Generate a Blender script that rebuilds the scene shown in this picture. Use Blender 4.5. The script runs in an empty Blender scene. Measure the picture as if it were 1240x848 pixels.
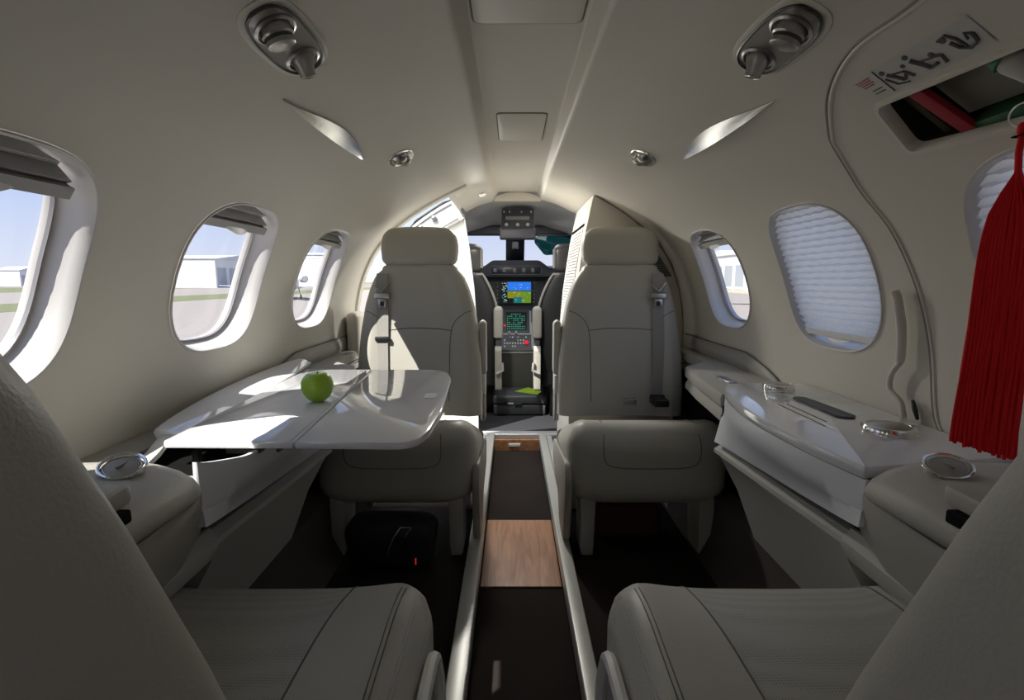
import bpy, bmesh, math, random
from mathutils import Vector, Matrix, geometry
from mathutils.bvhtree import BVHTree
random.seed(7)
S = bpy.context.scene
C = S.collection
EYE = 1.0            # height of the eye above the aisle floor; shapes below are written relative to the eye
PITCH = math.atan(84/620)
# ---------------------------------------------------------------- camera, sky, sun, exposure
cd = bpy.data.cameras.new('camera'); cam = bpy.data.objects.new('camera', cd); C.objects.link(cam)
cd.sensor_width = 36; cd.lens = 18.0; cd.clip_start = .01; cd.clip_end = 2000
cam.location = (0, 0, EYE); cam.rotation_euler = (math.pi/2-PITCH, 0, 0)
S.camera = cam
S.view_settings.view_transform = 'Standard'; S.view_settings.look = 'None'
S.view_settings.gamma = 1; S.view_settings.use_curve_mapping = False
S.view_settings.exposure = 0.5
w = bpy.data.worlds.new('sky'); S.world = w; w.use_nodes = True
nt = w.node_tree; nt.nodes.clear()
tc = nt.nodes.new('ShaderNodeTexCoord'); sx = nt.nodes.new('ShaderNodeSeparateXYZ')
rp = nt.nodes.new('ShaderNodeValToRGB'); bg = nt.nodes.new('ShaderNodeBackground'); wo = nt.nodes.new('ShaderNodeOutputWorld')
nt.links.new(tc.outputs['Generated'], sx.inputs[0]); nt.links.new(sx.outputs['Z'], rp.inputs[0])
nt.links.new(rp.outputs[0], bg.inputs[0]); nt.links.new(bg.outputs[0], wo.inputs[0])
rp.color_ramp.elements[0].position = 0.0; rp.color_ramp.elements[0].color = (.78, .82, .93, 1)
rp.color_ramp.elements[1].position = .6; rp.color_ramp.elements[1].color = (.36, .50, .86, 1)
e = rp.color_ramp.elements.new(.12); e.color = (.58, .68, .93, 1)
bg.inputs[1].default_value = .95
def sun(direction, energy, color, angle):
    l = bpy.data.lights.new('sun', 'SUN'); l.energy = energy; l.color = color; l.angle = angle
    o = bpy.data.objects.new('sun', l); C.objects.link(o)
    o.rotation_euler = Vector(direction).to_track_quat('-Z', 'Y').to_euler(); o.location = (-6, -4, 8)
sun((.56, .55, -1), 9.0, (1, .95, .86), math.radians(.5))
def area(name, loc, direction, sx_, sy_, power, color):
    l = bpy.data.lights.new(name, 'AREA'); l.shape = 'RECTANGLE'; l.size = sx_; l.size_y = sy_; l.energy = power; l.color = color
    o = bpy.data.objects.new(name, l); C.objects.link(o); o.location = (loc[0], loc[1], loc[2]+EYE)
    o.rotation_euler = Vector(direction).to_track_quat('-Z', 'Y').to_euler()
    return o
# entry vestibule dome lamp, and an unseen fill light added to brighten the cockpit
area('entry_lamp', (-.150, 2.72, .415), (.25, -.10, -1), .09, .05, 8, (1, .97, .90))
area('cockpit_fill', (.03, 3.5, .41), (0, 0, -1), .5, .3, 2.5, (.95, .97, 1))

# ---------------------------------------------------------------- materials
MATS = {}
def mat(name, col, rough=.5, metal=0, spec=.5, bump=0, bscale=60, var=0, coat=0, emit=None, es=1, trans=0, sheen=0, aniso=None):
    if name in MATS: return MATS[name]
    m = bpy.data.materials.new(name); m.use_nodes = True; t = m.node_tree; b = t.nodes['Principled BSDF']
    b.inputs['Base Color'].default_value = (*col, 1); b.inputs['Roughness'].default_value = rough
    b.inputs['Metallic'].default_value = metal; b.inputs['Specular IOR Level'].default_value = spec
    b.inputs['Coat Weight'].default_value = coat; b.inputs['Transmission Weight'].default_value = trans
    if sheen: b.inputs['Sheen Weight'].default_value = sheen
    if emit: b.inputs['Emission Color'].default_value = (*emit, 1); b.inputs['Emission Strength'].default_value = es
    if bump or var:
        tcn = t.nodes.new('ShaderNodeTexCoord'); n = t.nodes.new('ShaderNodeTexNoise'); n.inputs['Scale'].default_value = bscale
        n.inputs['Detail'].default_value = 4; t.links.new(tcn.outputs['Object'], n.inputs['Vector'])
        if bump:
            bp = t.nodes.new('ShaderNodeBump'); bp.inputs['Strength'].default_value = bump; bp.inputs['Distance'].default_value = .004
            t.links.new(n.outputs['Fac'], bp.inputs['Height']); t.links.new(bp.outputs[0], b.inputs['Normal'])
        if var:
            n2 = t.nodes.new('ShaderNodeTexNoise'); n2.inputs['Scale'].default_value = 5; t.links.new(tcn.outputs['Object'], n2.inputs['Vector'])
            mx = t.nodes.new('ShaderNodeMix'); mx.data_type = 'RGBA'; mx.inputs['A'].default_value = (*[c*(1-var) for c in col], 1)
            mx.inputs['B'].default_value = (*[min(1, c*(1+var)) for c in col], 1)
            t.links.new(n2.outputs['Fac'], mx.inputs['Factor']); t.links.new(mx.outputs['Result'], b.inputs['Base Color'])
    MATS[name] = m; return m
liner = mat('headliner', (.66, .625, .545), .55, spec=.25, bump=.05, bscale=250, var=.03)
liner_trim = mat('liner_trim', (.70, .66, .58), .5, spec=.3)
leather = mat('leather', (.50, .485, .43), .42, spec=.35, bump=.12, bscale=420, var=.04)
leather_dark = mat('leather_taupe', (.40, .385, .34), .5, spec=.3, bump=.12, bscale=420, var=.04)
thread = mat('seam_thread', (.17, .165, .145), .8)
gloss_white = mat('gloss_white', (.84, .85, .87), .08, spec=.6, coat=.6)
sat_white = mat('satin_white', (.74, .73, .69), .35)
jamb_white = mat('jamb_white', (.80, .80, .77), .4)
chrome = mat('chrome', (.80, .79, .77), .12, metal=1)
brushed = mat('brushed_nickel', (.42, .41, .39), .30, metal=1)
dark_metal = mat('dark_metal', (.10, .10, .095), .35, metal=.8)
alu = mat('aluminium', (.62, .63, .64), .38, metal=.55)
carpet = mat('carpet', (.030, .024, .021), .95, spec=.1, bump=.9, bscale=500, var=.3)
mat_black = mat('rubber_mat', (.025, .026, .03), .8, spec=.2, bump=.4, bscale=300)
black = mat('black_plastic', (.018, .019, .021), .5)
dgrey = mat('dark_grey_plastic', (.06, .063, .07), .5)
void = mat('recess_shade_black', (.006, .006, .006), .9, spec=.1)  # near-black colour standing in for the shade inside recesses
strapm = mat('belt_webbing', (.36, .35, .32), .75, bump=.5, bscale=600)
silver = mat('silver_metal', (.6, .6, .6), .3, metal=.7)  # plain silver metal, no emission
def wood_mat():
    m = bpy.data.materials.new('wood'); m.use_nodes = True; t = m.node_tree; b = t.nodes['Principled BSDF']
    tcn = t.nodes.new('ShaderNodeTexCoord'); mp = t.nodes.new('ShaderNodeMapping'); mp.inputs['Scale'].default_value = (14, 1.2, 14)
    n = t.nodes.new('ShaderNodeTexNoise'); n.inputs['Scale'].default_value = 3.5; n.inputs['Detail'].default_value = 8; n.inputs['Distortion'].default_value = .8
    r = t.nodes.new('ShaderNodeValToRGB'); r.color_ramp.elements[0].position = .3; r.color_ramp.elements[0].color = (.28, .125, .058, 1)
    r.color_ramp.elements[1].position = .7; r.color_ramp.elements[1].color = (.50, .265, .14, 1)
    t.links.new(tcn.outputs['Object'], mp.inputs[0]); t.links.new(mp.outputs[0], n.inputs['Vector']); t.links.new(n.outputs['Fac'], r.inputs[0])
    t.links.new(r.outputs[0], b.inputs['Base Color']); b.inputs['Roughness'].default_value = .35; return m
wood = wood_mat()
def perf_mat():
    m = leather.copy(); m.name = 'leather_perforated'; t = m.node_tree; b = t.nodes['Principled BSDF']
    tcn = t.nodes.new('ShaderNodeTexCoord'); v = t.nodes.new('ShaderNodeTexVoronoi'); v.inputs['Scale'].default_value = 260; v.inputs['Randomness'].default_value = .12
    v.feature = 'F1'; t.links.new(tcn.outputs['Object'], v.inputs['Vector'])
    r = t.nodes.new('ShaderNodeValToRGB'); r.color_ramp.elements[0].position = .25; r.color_ramp.elements[0].color = (.33, .325, .295, 1)
    r.color_ramp.elements[1].position = .42; r.color_ramp.elements[1].color = (.48, .475, .44, 1)
    t.links.new(v.outputs['Distance'], r.inputs[0])
    t.links.new(r.outputs[0], b.inputs['Base Color'])
    return m
perf = perf_mat()
def glass_mat(name, tint, gl=.06):
    m = bpy.data.materials.new(name); m.use_nodes = True; t = m.node_tree; t.nodes.clear()
    o = t.nodes.new('ShaderNodeOutputMaterial'); tr = t.nodes.new('ShaderNodeBsdfTransparent'); g = t.nodes.new('ShaderNodeBsdfGlossy')
    g.inputs['Roughness'].default_value = .03; tr.inputs[0].default_value = (*tint, 1); mx = t.nodes.new('ShaderNodeMixShader')
    fr = t.nodes.new('ShaderNodeLayerWeight'); fr.inputs[0].default_value = .3
    pw = t.nodes.new('ShaderNodeMath'); pw.operation = 'POWER'; pw.inputs[1].default_value = 3; mu = t.nodes.new('ShaderNodeMath'); mu.operation = 'MULTIPLY_ADD'; mu.inputs[1].default_value = .5; mu.inputs[2].default_value = .03
    t.links.new(fr.outputs['Facing'], pw.inputs[0]); t.links.new(pw.outputs[0], mu.inputs[0])
    t.links.new(mu.outputs[0], mx.inputs[0]); t.links.new(tr.outputs[0], mx.inputs[1]); t.links.new(g.outputs[0], mx.inputs[2]); t.links.new(mx.outputs[0], o.inputs[0])
    return m
pane_glass = glass_mat('cabin_pane', (.74, .75, .77)); green_glass = glass_mat('green_visor', (.05, .20, .19))
def shade_mat():
    m = bpy.data.materials.new('pleated_shade'); m.use_nodes = True; t = m.node_tree; t.nodes.clear()
    o = t.nodes.new('ShaderNodeOutputMaterial'); d = t.nodes.new('ShaderNodeBsdfDiffuse'); tl = t.nodes.new('ShaderNodeBsdfTranslucent')
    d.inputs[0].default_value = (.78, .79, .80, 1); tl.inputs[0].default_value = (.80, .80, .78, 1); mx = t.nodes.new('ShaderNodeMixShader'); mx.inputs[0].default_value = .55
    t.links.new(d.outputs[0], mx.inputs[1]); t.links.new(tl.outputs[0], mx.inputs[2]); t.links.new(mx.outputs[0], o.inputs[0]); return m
shade_m = shade_mat()

# ---------------------------------------------------------------- builders
def base_of(vs):
    xs = [v[0] for v in vs]; ys = [v[1] for v in vs]; zs = [v[2] for v in vs]
    return Vector(((min(xs)+max(xs))/2, (min(ys)+max(ys))/2, min(zs)))
ORG = {}
def obj(name, geo, m, parent=None, smooth=True, angle=40, kind=None, mod=None):
    vs, fs = geo
    me = bpy.data.meshes.new(name); o = bpy.data.objects.new(name, me); C.objects.link(o)
    if parent is None:
        b = base_of(vs); o.location = b + Vector((0, 0, EYE)); ORG[o.name] = b
    else:
        b = ORG[parent.name]; o.parent = parent; ORG[o.name] = b
    me.from_pydata([tuple(Vector(v)-b) for v in vs], [], fs)
    bm = bmesh.new(); bm.from_mesh(me); bmesh.ops.recalc_face_normals(bm, faces=bm.faces)
    if smooth:
        for f in bm.faces: f.smooth = True
        for ed in bm.edges:
            if len(ed.link_faces) == 2 and ed.calc_face_angle(0) > math.radians(angle): ed.smooth = False
    bm.to_mesh(me); bm.free()
    me.materials.append(m)
    if kind: o['kind'] = kind
    return o
def thing(name, label, cat, base, group=None):
    o = bpy.data.objects.new(name, None); C.objects.link(o); o.location = Vector(base)+Vector((0, 0, EYE)); ORG[o.name] = Vector(base)
    o.empty_display_size = .05; o['label'] = label; o['category'] = cat
    if group: o['group'] = group
    return o
def tag(o, label, cat, group=None):
    o['label'] = label; o['category'] = cat
    if group: o['group'] = group
    return o
def struct(name, base=(0, 0, -1)):
    o = bpy.data.objects.new(name, None); C.objects.link(o); o.location = Vector(base)+Vector((0, 0, EYE)); ORG[o.name] = Vector(base); o['kind'] = 'structure'; return o
def join(*gs):
    V = []; F = []
    for vs, fs in gs:
        n = len(V); V += list(vs); F += [tuple(i+n for i in f) for f in fs]
    return V, F
def loft(rings, closed=True, cap=(True, True)):
    n = len(rings[0]); V = [tuple(p) for r in rings for p in r]; F = []
    for i in range(len(rings)-1):
        for j in range(n if closed else n-1):
            k = (j+1) % n; F.append((i*n+j, i*n+k, (i+1)*n+k, (i+1)*n+j))
    if closed:
        if cap[0]: F.append(tuple(range(n))[::-1])
        if cap[1]: F.append(tuple(range((len(rings)-1)*n, len(rings)*n)))
    return V, F
def box(x0, x1, y0, y1, z0, z1, bev=0):
    if x0 > x1: x0, x1 = x1, x0
    if y0 > y1: y0, y1 = y1, y0
    if z0 > z1: z0, z1 = z1, z0
    bm = bmesh.new(); bmesh.ops.create_cube(bm, size=1)
    for v in bm.verts: v.co = Vector(((x0+x1)/2+v.co.x*(x1-x0), (y0+y1)/2+v.co.y*(y1-y0), (z0+z1)/2+v.co.z*(z1-z0)))
    if bev: bmesh.ops.bevel(bm, geom=bm.edges, offset=bev, segments=3, profile=.5, affect='EDGES')
    g = ([tuple(v.co) for v in bm.verts], [tuple(v.index for v in f.verts) for f in bm.faces]); bm.verts.index_update()
    g = ([tuple(v.co) for v in bm.verts], [tuple(v.index for v in f.verts) for f in bm.faces]); bm.free(); return g
def hexa(p8, bev=0):
    """box from 8 corners: bottom ring of 4 then top ring of 4"""
    bm = bmesh.new(); vs = [bm.verts.new(p) for p in p8]
    for f in ((0, 3, 2, 1), (4, 5, 6, 7), (0, 1, 5, 4), (1, 2, 6, 5), (2, 3, 7, 6), (3, 0, 4, 7)): bm.faces.new([vs[i] for i in f])
    if bev: bmesh.ops.bevel(bm, geom=bm.edges, offset=bev, segments=3, profile=.5, affect='EDGES')
    bm.verts.index_update(); g = ([tuple(v.co) for v in bm.verts], [tuple(v.index for v in f.verts) for f in bm.faces]); bm.free(); return g
def tube(pts, r, seg=8, flat=1.0, cap=True):
    P = [Vector(p) for p in pts]; rings = []
    up = Vector((0, 0, 1)); prev = None
    for i, p in enumerate(P):
        t = (P[min(i+1, len(P)-1)]-P[max(i-1, 0)])
        if t.length < 1e-9: t = Vector((0, 1, 0))
        t.normalize()
        a = prev if prev is not None else (up if abs(t.dot(up)) < .9 else Vector((1, 0, 0)))
        n = (a - t*a.dot(t)).normalized(); prev = n; b = t.cross(n)
        rr = r[i] if isinstance(r, (list, tuple)) else r
        rings.append([p+n*math.cos(2*math.pi*k/seg)*rr*flat+b*math.sin(2*math.pi*k/seg)*rr for k in range(seg)])
    return loft(rings, cap=(cap, cap))
def ring_tube(c, n, R, r, seg=40, s2=8):
    n = Vector(n).normalized(); a = n.orthogonal().normalized(); b = n.cross(a); c = Vector(c); V = []; F = []
    for i in range(seg):
        t = 2*math.pi*i/seg; d = a*math.cos(t)+b*math.sin(t)
        for j in range(s2):
            u = 2*math.pi*j/s2; V.append(tuple(c+d*(R+r*math.cos(u))+n*r*math.sin(u)))
    for i in range(seg):
        for j in range(s2): F.append((i*s2+j, ((i+1) % seg)*s2+j, ((i+1) % seg)*s2+(j+1) % s2, i*s2+(j+1) % s2))
    return V, F
def lathe(prof, c, n, seg=32):
    """prof: (radius, height along n)"""
    n = Vector(n).normalized(); a = n.orthogonal().normalized(); b = n.cross(a); c = Vector(c)
    return loft([[c+n*h+(a*math.cos(2*math.pi*k/seg)+b*math.sin(2*math.pi*k/seg))*max(r, 1e-4) for k in range(seg)] for r, h in prof])
def sup(n, seg=48):
    o = []
    for k in range(seg):
        t = 2*math.pi*k/seg; c, s = math.cos(t), math.sin(t)
        o.append((math.copysign(abs(c)**(2/n), c), math.copysign(abs(s)**(2/n), s)))
    return o
def block(cx, cy, z0, z1, hx, hy, n=5, ft=.05, fb=.04, crown=0, taper=0, seg=64, deform=None):
    """soft rounded block, fillets ft/fb at top and bottom, top crown, bottom shrunk by taper"""
    O = sup(n, seg); rings = []; K = 7
    def ring(inx, z, tp=0): return [Vector((cx+x*(hx-inx-tp), cy+y*(hy-inx-tp), z)) for x, y in O]
    rings.append([Vector((cx+x*.01, cy+y*.01, z0)) for x, y in O])
    for i in range(K+1):
        a = math.pi/2*i/K; rings.append(ring(fb*(1-math.sin(a)), z0+fb*(1-math.cos(a)), taper))
    for i in range(1, 5):
        u = i/5; rings.append(ring(0, z0+fb+(z1-ft-z0-fb)*u, taper*(1-u)))
    for i in range(K+1):
        a = math.pi/2*i/K; rings.append(ring(ft*(1-math.cos(a)), z1-ft+ft*math.sin(a)))
    for u in (.85, .7, .55, .4, .25, .12, .01):
        rings.append([Vector((cx+x*(hx-ft)*u, cy+y*(hy-ft)*u, z1+crown*(1-u*u))) for x, y in O])
    if deform: rings = [[deform(p) for p in r] for r in rings]
    return loft(rings)
def prism(poly, axis, a0, a1, bev=0):
    """2-D polygon extruded along an axis; poly coordinates are the two other axes in order"""
    def mk(p, a):
        return (a, p[0], p[1]) if axis == 'x' else (p[0], a, p[1]) if axis == 'y' else (p[0], p[1], a)
    bm = bmesh.new(); lo = [bm.verts.new(mk(p, a0)) for p in poly]; hi = [bm.verts.new(mk(p, a1)) for p in poly]; n = len(poly)
    bm.faces.new(lo); bm.faces.new(hi[::-1])
    for i in range(n): bm.faces.new((lo[i], hi[i], hi[(i+1) % n], lo[(i+1) % n]))
    bmesh.ops.recalc_face_normals(bm, faces=bm.faces)
    if bev:
        caps = [ed for ed in bm.edges if abs(sum(1 for f in ed.link_faces if len(f.verts) == n)-1) < .1]
        bmesh.ops.bevel(bm, geom=caps, offset=bev, segments=2, profile=.5, affect='EDGES')
    bm.verts.index_update(); g = ([tuple(v.co) for v in bm.verts], [tuple(v.index for v in f.verts) for f in bm.faces]); bm.free(); return g
def rpoly(pts, r, k=6):
    """round the corners of a 2-D polygon"""
    out = []; n = len(pts)
    for i in range(n):
        p = Vector(pts[i]).to_2d(); a = Vector(pts[i-1]).to_2d(); b = Vector(pts[(i+1) % n]).to_2d()
        rr = r[i] if isinstance(r, (list, tuple)) else r
        if rr <= 0: out.append((p.x, p.y)); continue
        da = min(rr, (a-p).length*.48); db = min(rr, (b-p).length*.48); A = p+(a-p).normalized()*da; B = p+(b-p).normalized()*db
        for j in range(k+1):
            u = j/k; q = A*(1-u)**2+p*2*u*(1-u)+B*u*u; out.append((q.x, q.y))
    return out
def smooth_pts(pts, k=6):
    P = [Vector(p) for p in pts]; out = []
    for i in range(len(P)-1):
        p0, p1, p2, p3 = P[max(i-1, 0)], P[i], P[i+1], P[min(i+2, len(P)-1)]
        for j in range(k):
            u = j/k; out.append(.5*((2*p1)+(p2-p0)*u+(2*p0-5*p1+4*p2-p3)*u*u+(3*p1-p0-3*p2+p3)*u**3))
    out.append(P[-1]); return out
def tree_of(geo): return BVHTree.FromPolygons([Vector(v) for v in geo[0]], geo[1])
def onto(tree, pts, d, off=.0006, start=1.0):
    d = Vector(d).normalized(); out = []
    for p in pts:
        h = tree.ray_cast(Vector(p)-d*start, d)
        if h[0] is not None: out.append(h[0]-d*off)
    return out
def seam(tree, pts, d, parent, r=.0016, m=None, name='seam'):
    q = onto(tree, smooth_pts(pts, 8), d)
    if len(q) > 1: return obj(name, tube(q, r, 6), m or thread, parent)
def ribbon(tree, pts, d, wdir, width, parent, name, m, off=.004, th=.0025):
    q = onto(tree, smooth_pts(pts, 8), d, off); wv = Vector(wdir)*width/2; dv = Vector(d).normalized()*th
    return obj(name, loft([[p-wv, p+wv, p+wv-dv, p-wv-dv] for p in q]), m, parent)

# ---------------------------------------------------------------- cabin section (x from the cabin's centre line, z from eye level)
XC = .03
PROF = [(.14, .455), (.22, .432), (.30, .395), (.38, .355), (.464, .305), (.55, .243), (.61, .188), (.665, .115), (.705, .035), (.733, -.05), (.75, -.144), (.757, -.25), (.757, -.40), (.75, -.55), (.735, -.71)]
_T = [0]
for a, b in zip(PROF, PROF[1:]): _T.append(_T[-1]+math.dist(a, b))
_M = []
for i in range(len(PROF)):
    if i == 0: j, k = 0, 1
    elif i == len(PROF)-1: j, k = i-1, i
    else: j, k = i-1, i+1
    _M.append(((PROF[k][0]-PROF[j][0])/(_T[k]-_T[j]), (PROF[k][1]-PROF[j][1])/(_T[k]-_T[j])))
SMAX = _T[-1]
def prof(s):
    s = min(max(s, 0), SMAX); i = 0
    while i < len(_T)-2 and _T[i+1] < s: i += 1
    h = _T[i+1]-_T[i]; u = (s-_T[i])/h
    return tuple((2*u**3-3*u*u+1)*PROF[i][q]+(u**3-2*u*u+u)*h*_M[i][q]+(-2*u**3+3*u*u)*PROF[i+1][q]+(u**3-u*u)*h*_M[i+1][q] for q in (0, 1))
def pn(s):
    a = prof(s-.01); b = prof(s+.01); dx, dz = b[0]-a[0], b[1]-a[1]; L = math.hypot(dx, dz); return (-dz/L, dx/L)   # outward
def sp(side, y, s, off=0):
    """point on the cabin lining; off > 0 goes outward through the wall"""
    x, z = prof(s); nx, nz = pn(s); return Vector((XC+side*(x+nx*off), y, z+nz*off))
def sn(side, s): nx, nz = pn(s); return Vector((side*nx, 0, nz))
def frame_at(side, y, s):
    """local frame on the lining: origin, along y, along +s, inward normal"""
    a = sp(side, y, s); t = (sp(side, y, s+.01)-sp(side, y, s-.01)).normalized(); return a, Vector((0, 1, 0)), t, -sn(side, s)

def cdt_sheet(side, y0, y1, s0, s1, holes, step=.025, edges=None):
    pts = []; E_ = []
    def addloop(L):
        n = len(pts); pts.extend(Vector(p) for p in L)
        for i in range(len(L)): E_.append((n+i, n+(i+1) % len(L)))
    ny = max(2, round((y1-y0)/step)); ns = max(2, round((s1-s0)/step))
    outer = [(y0+(y1-y0)*i/ny, s0) for i in range(ny)]+[(y1, s0+(s1-s0)*i/ns) for i in range(ns)]+[(y1-(y1-y0)*i/ny, s1) for i in range(ny)]+[(y0, s1-(s1-s0)*i/ns) for i in range(ns)]
    addloop(outer)
    for h in holes: addloop(h)
    def inside(p, L):
        c = False; j = len(L)-1
        for i in range(len(L)):
            if (L[i][1] > p[1]) != (L[j][1] > p[1]) and p[0] < (L[j][0]-L[i][0])*(p[1]-L[i][1])/(L[j][1]-L[i][1])+L[i][0]: c = not c
            j = i
        return c
    for i in range(1, ny):
        for j in range(1, ns):
            p = (y0+(y1-y0)*i/ny, s0+(s1-s0)*j/ns)
            if any(inside(p, h) or min((p[0]-q[0])**2+(p[1]-q[1])**2 for q in h) < (.45*step)**2 for h in holes if min(q[0] for q in h)-.05 < p[0] < max(q[0] for q in h)+.05): continue
            pts.append(Vector(p))
    r = geometry.delaunay_2d_cdt([p.to_2d() for p in pts], E_, [], 0, 1e-6)
    V = [tuple(sp(side, v.x, v.y)) for v in r[0]]; F = []
    for f in r[2]:
        c = sum((r[0][i] for i in f), Vector((0, 0)))/len(f)
        if any(inside(c, h) for h in holes): continue
        if not inside(c, outer): continue
        F.append(tuple(f))
    return V, F
def win_outline(yc, sc=.75, hy=.183, hs=.184, n=2.9, seg=56): return [(yc+x*hy, sc+y*hs) for x, y in sup(n, seg)]

# ---------------------------------------------------------------- lining with window openings
WY = (-.52, .06, .64, 1.235, 1.825)
BIN = rpoly([(.575, .445), (.822, .434), (.838, .528), (.575, .545)], .018)
YA, YD, YF = -.9, 2.38, 3.0
def inner_hole(L, k=1.0): return L
left = cdt_sheet(-1, YA, YD, 0, SMAX, [win_outline(y) for y in WY])
o = obj('wall_left', left, liner, kind='structure', angle=60)
right = cdt_sheet(1, YA, YD, 0, SMAX, [win_outline(y) for y in WY]+[BIN])
o = obj('wall_right', right, liner, kind='structure', angle=60)
# lining over the entry and, on the right, on to the cockpit
o = obj('trim_1', cdt_sheet(-1, YD, 3.06, 0, .17, []), liner, kind='structure')
o = obj('trim_2', cdt_sheet(1, YD, YF, 0, SMAX, []), liner, kind='structure')
# ceiling: recessed channel with its side steps and panels
zt, zr = .455, .500
chan = loft([[(XC-.143, y, zt-.001), (XC-.137, y, zt+.001), (XC-.132, y, zt+.006), (XC-.129, y, zt+.014), (XC-.112, y, zr-.004), (XC-.104, y, zr), (XC+.108, y, zr), (XC+.116, y, zr-.004), (XC+.129, y, zt+.014), (XC+.132, y, zt+.006), (XC+.137, y, zt+.001), (XC+.143, y, zt-.001)] for y in (YA, 1.0, 2.0, 3.0)], closed=False)
obj('ceiling', chan, liner, kind='structure', angle=30)
def ceiling_panel(y0, y1, hx, label):
    t = thing('ceiling_hatch', label, 'hatch', (XC, (y0+y1)/2, zr-.004), 'flush hatches in the ceiling channel')
    obj('panel', prism(rpoly([(XC-hx, y0), (XC+hx, y0), (XC+hx, y1), (XC-hx, y1)], .018), 'z', zr-.0035, zr-.0004, .001), liner, t)
    P = rpoly([(XC-hx-.002, y0-.002), (XC+hx+.002, y0-.002), (XC+hx+.002, y1+.002), (XC-hx-.002, y1+.002)], .02)
    obj('seam', tube([(p[0], p[1], zr-.001) for p in P+P[:1]], .0018, 6), mat('groove', (.22, .21, .18), .8), t)
ceiling_panel(.66, 1.075, .104, 'large flush hatch in the ceiling channel at the top edge of the picture')
ceiling_panel(1.62, 1.92, .075, 'small flush rectangular hatch in the ceiling channel nearer the cockpit')

# windows
tracks = mat('shade_track', (.60, .60, .60), .3)
reveal_m = mat('window_reveal', (.64, .62, .60), .28, spec=.5)
def hole_ring(side, yc, k, off, ny=0): return [sp(side, y, s, off)+Vector((0, 0, ny)) for y, s in win_outline(yc, hy=.183*k, hs=.184*k)]
def window(n, side, yc, shade):
    t = struct('window_%d' % n, tuple(sp(side, yc, .93)))
    rings = [hole_ring(side, yc, k, off) for k, off in ((1.012, -.0005), (1.004, -.004), (.985, -.0035), (.965, .004), (.955, .016), (.945, .034), (.925, .046), (.905, .050), (.895, .054), (.895, .066))]
    obj('window_frame', loft(rings, cap=(False, False)), reveal_m, t)
    obj('gasket', loft([hole_ring(side, yc, k, off) for k, off in ((.905, .050), (.898, .046), (.886, .046), (.880, .052))], cap=(False, False)), mat('gasket', (.30, .29, .30), .4), t)
    R = hole_ring(side, yc, .90, .062); 
    rr = [R]+[[sum(R, Vector())/len(R)*(1-u)+p*u for p in R] for u in (.5, .02)]
    obj('pane', loft(rr, cap=(False, True)), pane_glass, t)
    R2 = hole_ring(side, yc, 1.3, .086)
    # pleated shade: parked at the top or pulled down
    kk = .965 if shade else .93
    def half_width(s):
        v = abs((s-.75)/(.184*kk)); return .183*kk*(max(0, 1-v**2.9))**(1/2.9)
    s0 = .75-.184*(kk-.005); s1 = .75+.184*.80 if shade else .75-.184*.66
    steps = 20 if shade else 2; K = steps*2
    rows = []
    for i in range(K+1):
        s = s0+(s1-s0)*i/K; hw = max(half_width(s), .03)*.985; off = (.008 if i % 2 else .016) if shade else (.016 if i % 2 else .034)
        hw *= 1 if shade else .96
        rows.append([sp(side, yc-hw+2*hw*j/24, s+(.0016*math.sin(j*1.7+i*2.1) if shade and 0 < i < K else 0), off) for j in range(25)])
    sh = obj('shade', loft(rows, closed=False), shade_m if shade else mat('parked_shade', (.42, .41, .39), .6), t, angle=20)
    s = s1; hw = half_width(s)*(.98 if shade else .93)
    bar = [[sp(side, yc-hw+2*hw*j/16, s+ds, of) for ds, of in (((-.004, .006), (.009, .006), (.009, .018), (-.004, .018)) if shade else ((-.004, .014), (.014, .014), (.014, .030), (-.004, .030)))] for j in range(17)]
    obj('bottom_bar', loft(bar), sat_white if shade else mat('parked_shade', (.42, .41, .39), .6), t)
    hp = []
    for j in range(13):
        u = j/12; ww = .05*math.sin(math.pi*u)**.6
        hp.append([sp(side, yc-.06+.12*u, s+.002, .018), sp(side, yc-.06+.12*u, s+.008+.012*math.sin(math.pi*u), .018-.014*math.sin(math.pi*u)), sp(side, yc-.06+.12*u, s+.010+.010*math.sin(math.pi*u), .024)])
    obj('shade_handle', loft(hp), sat_white, t)
for i, y in enumerate(WY): window(i+1, -1, y, i < 2); window(i+6, 1, y, i < 4)  # blinds of the unseen aft windows are drawn to darken the foreground

# aft bulkhead behind the photographer
obj('wall_aft', prism([(XC+sd*prof(s)[0], prof(s)[1]) for sd, ss in ((1, [SMAX*i/20 for i in range(21)]), (-1, [SMAX*(20-i)/20 for i in range(21)])) for s in ss], 'y', YA-.05, YA-.005), liner, kind='structure')

# ---------------------------------------------------------------- floor, aisle, rails
ZP, ZA = -.93, -1.0
fl = struct('floor', (0, 1, -1.05))
obj('carpet', prism([(-.74, YA), (-.105, YA), (-.105, 2.96), (-.74, 2.96)], 'z', -1.05, ZP), carpet, fl)
obj('carpet', prism([(.165, YA), (.80, YA), (.80, 2.96), (.165, 2.96)], 'z', -1.05, ZP), carpet, fl)
obj('carpet', prism([(-.105, YA), (.165, YA), (.165, 2.96), (-.105, 2.96)], 'z', -1.05, ZA), carpet, fl)
w1 = obj('wood_inlay', prism([(-.103, 1.56), (.163, 1.56), (.163, 2.03), (-.103, 2.03)], 'z', ZA, ZA+.006), wood, fl)
obj('step_riser', box(-.104, .164, 2.93, 2.955, ZA, -.935), wood, fl)
obj('step_lamp', box(-.02, .05, 2.922, 2.931, -.975, -.955, .003), sat_white, fl)
obj('threshold_plate', box(-.42, .50, 2.95, 3.02, -.935, -.905, .004), alu, fl)
obj('cockpit_floor', box(-.62, .68, 3.02, 5.0, -1.0, -.93), carpet, fl)
obj('cockpit_mat', box(-.27, .31, 3.05, 3.42, -.93, -.92, .004), mat_black, fl)
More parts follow.
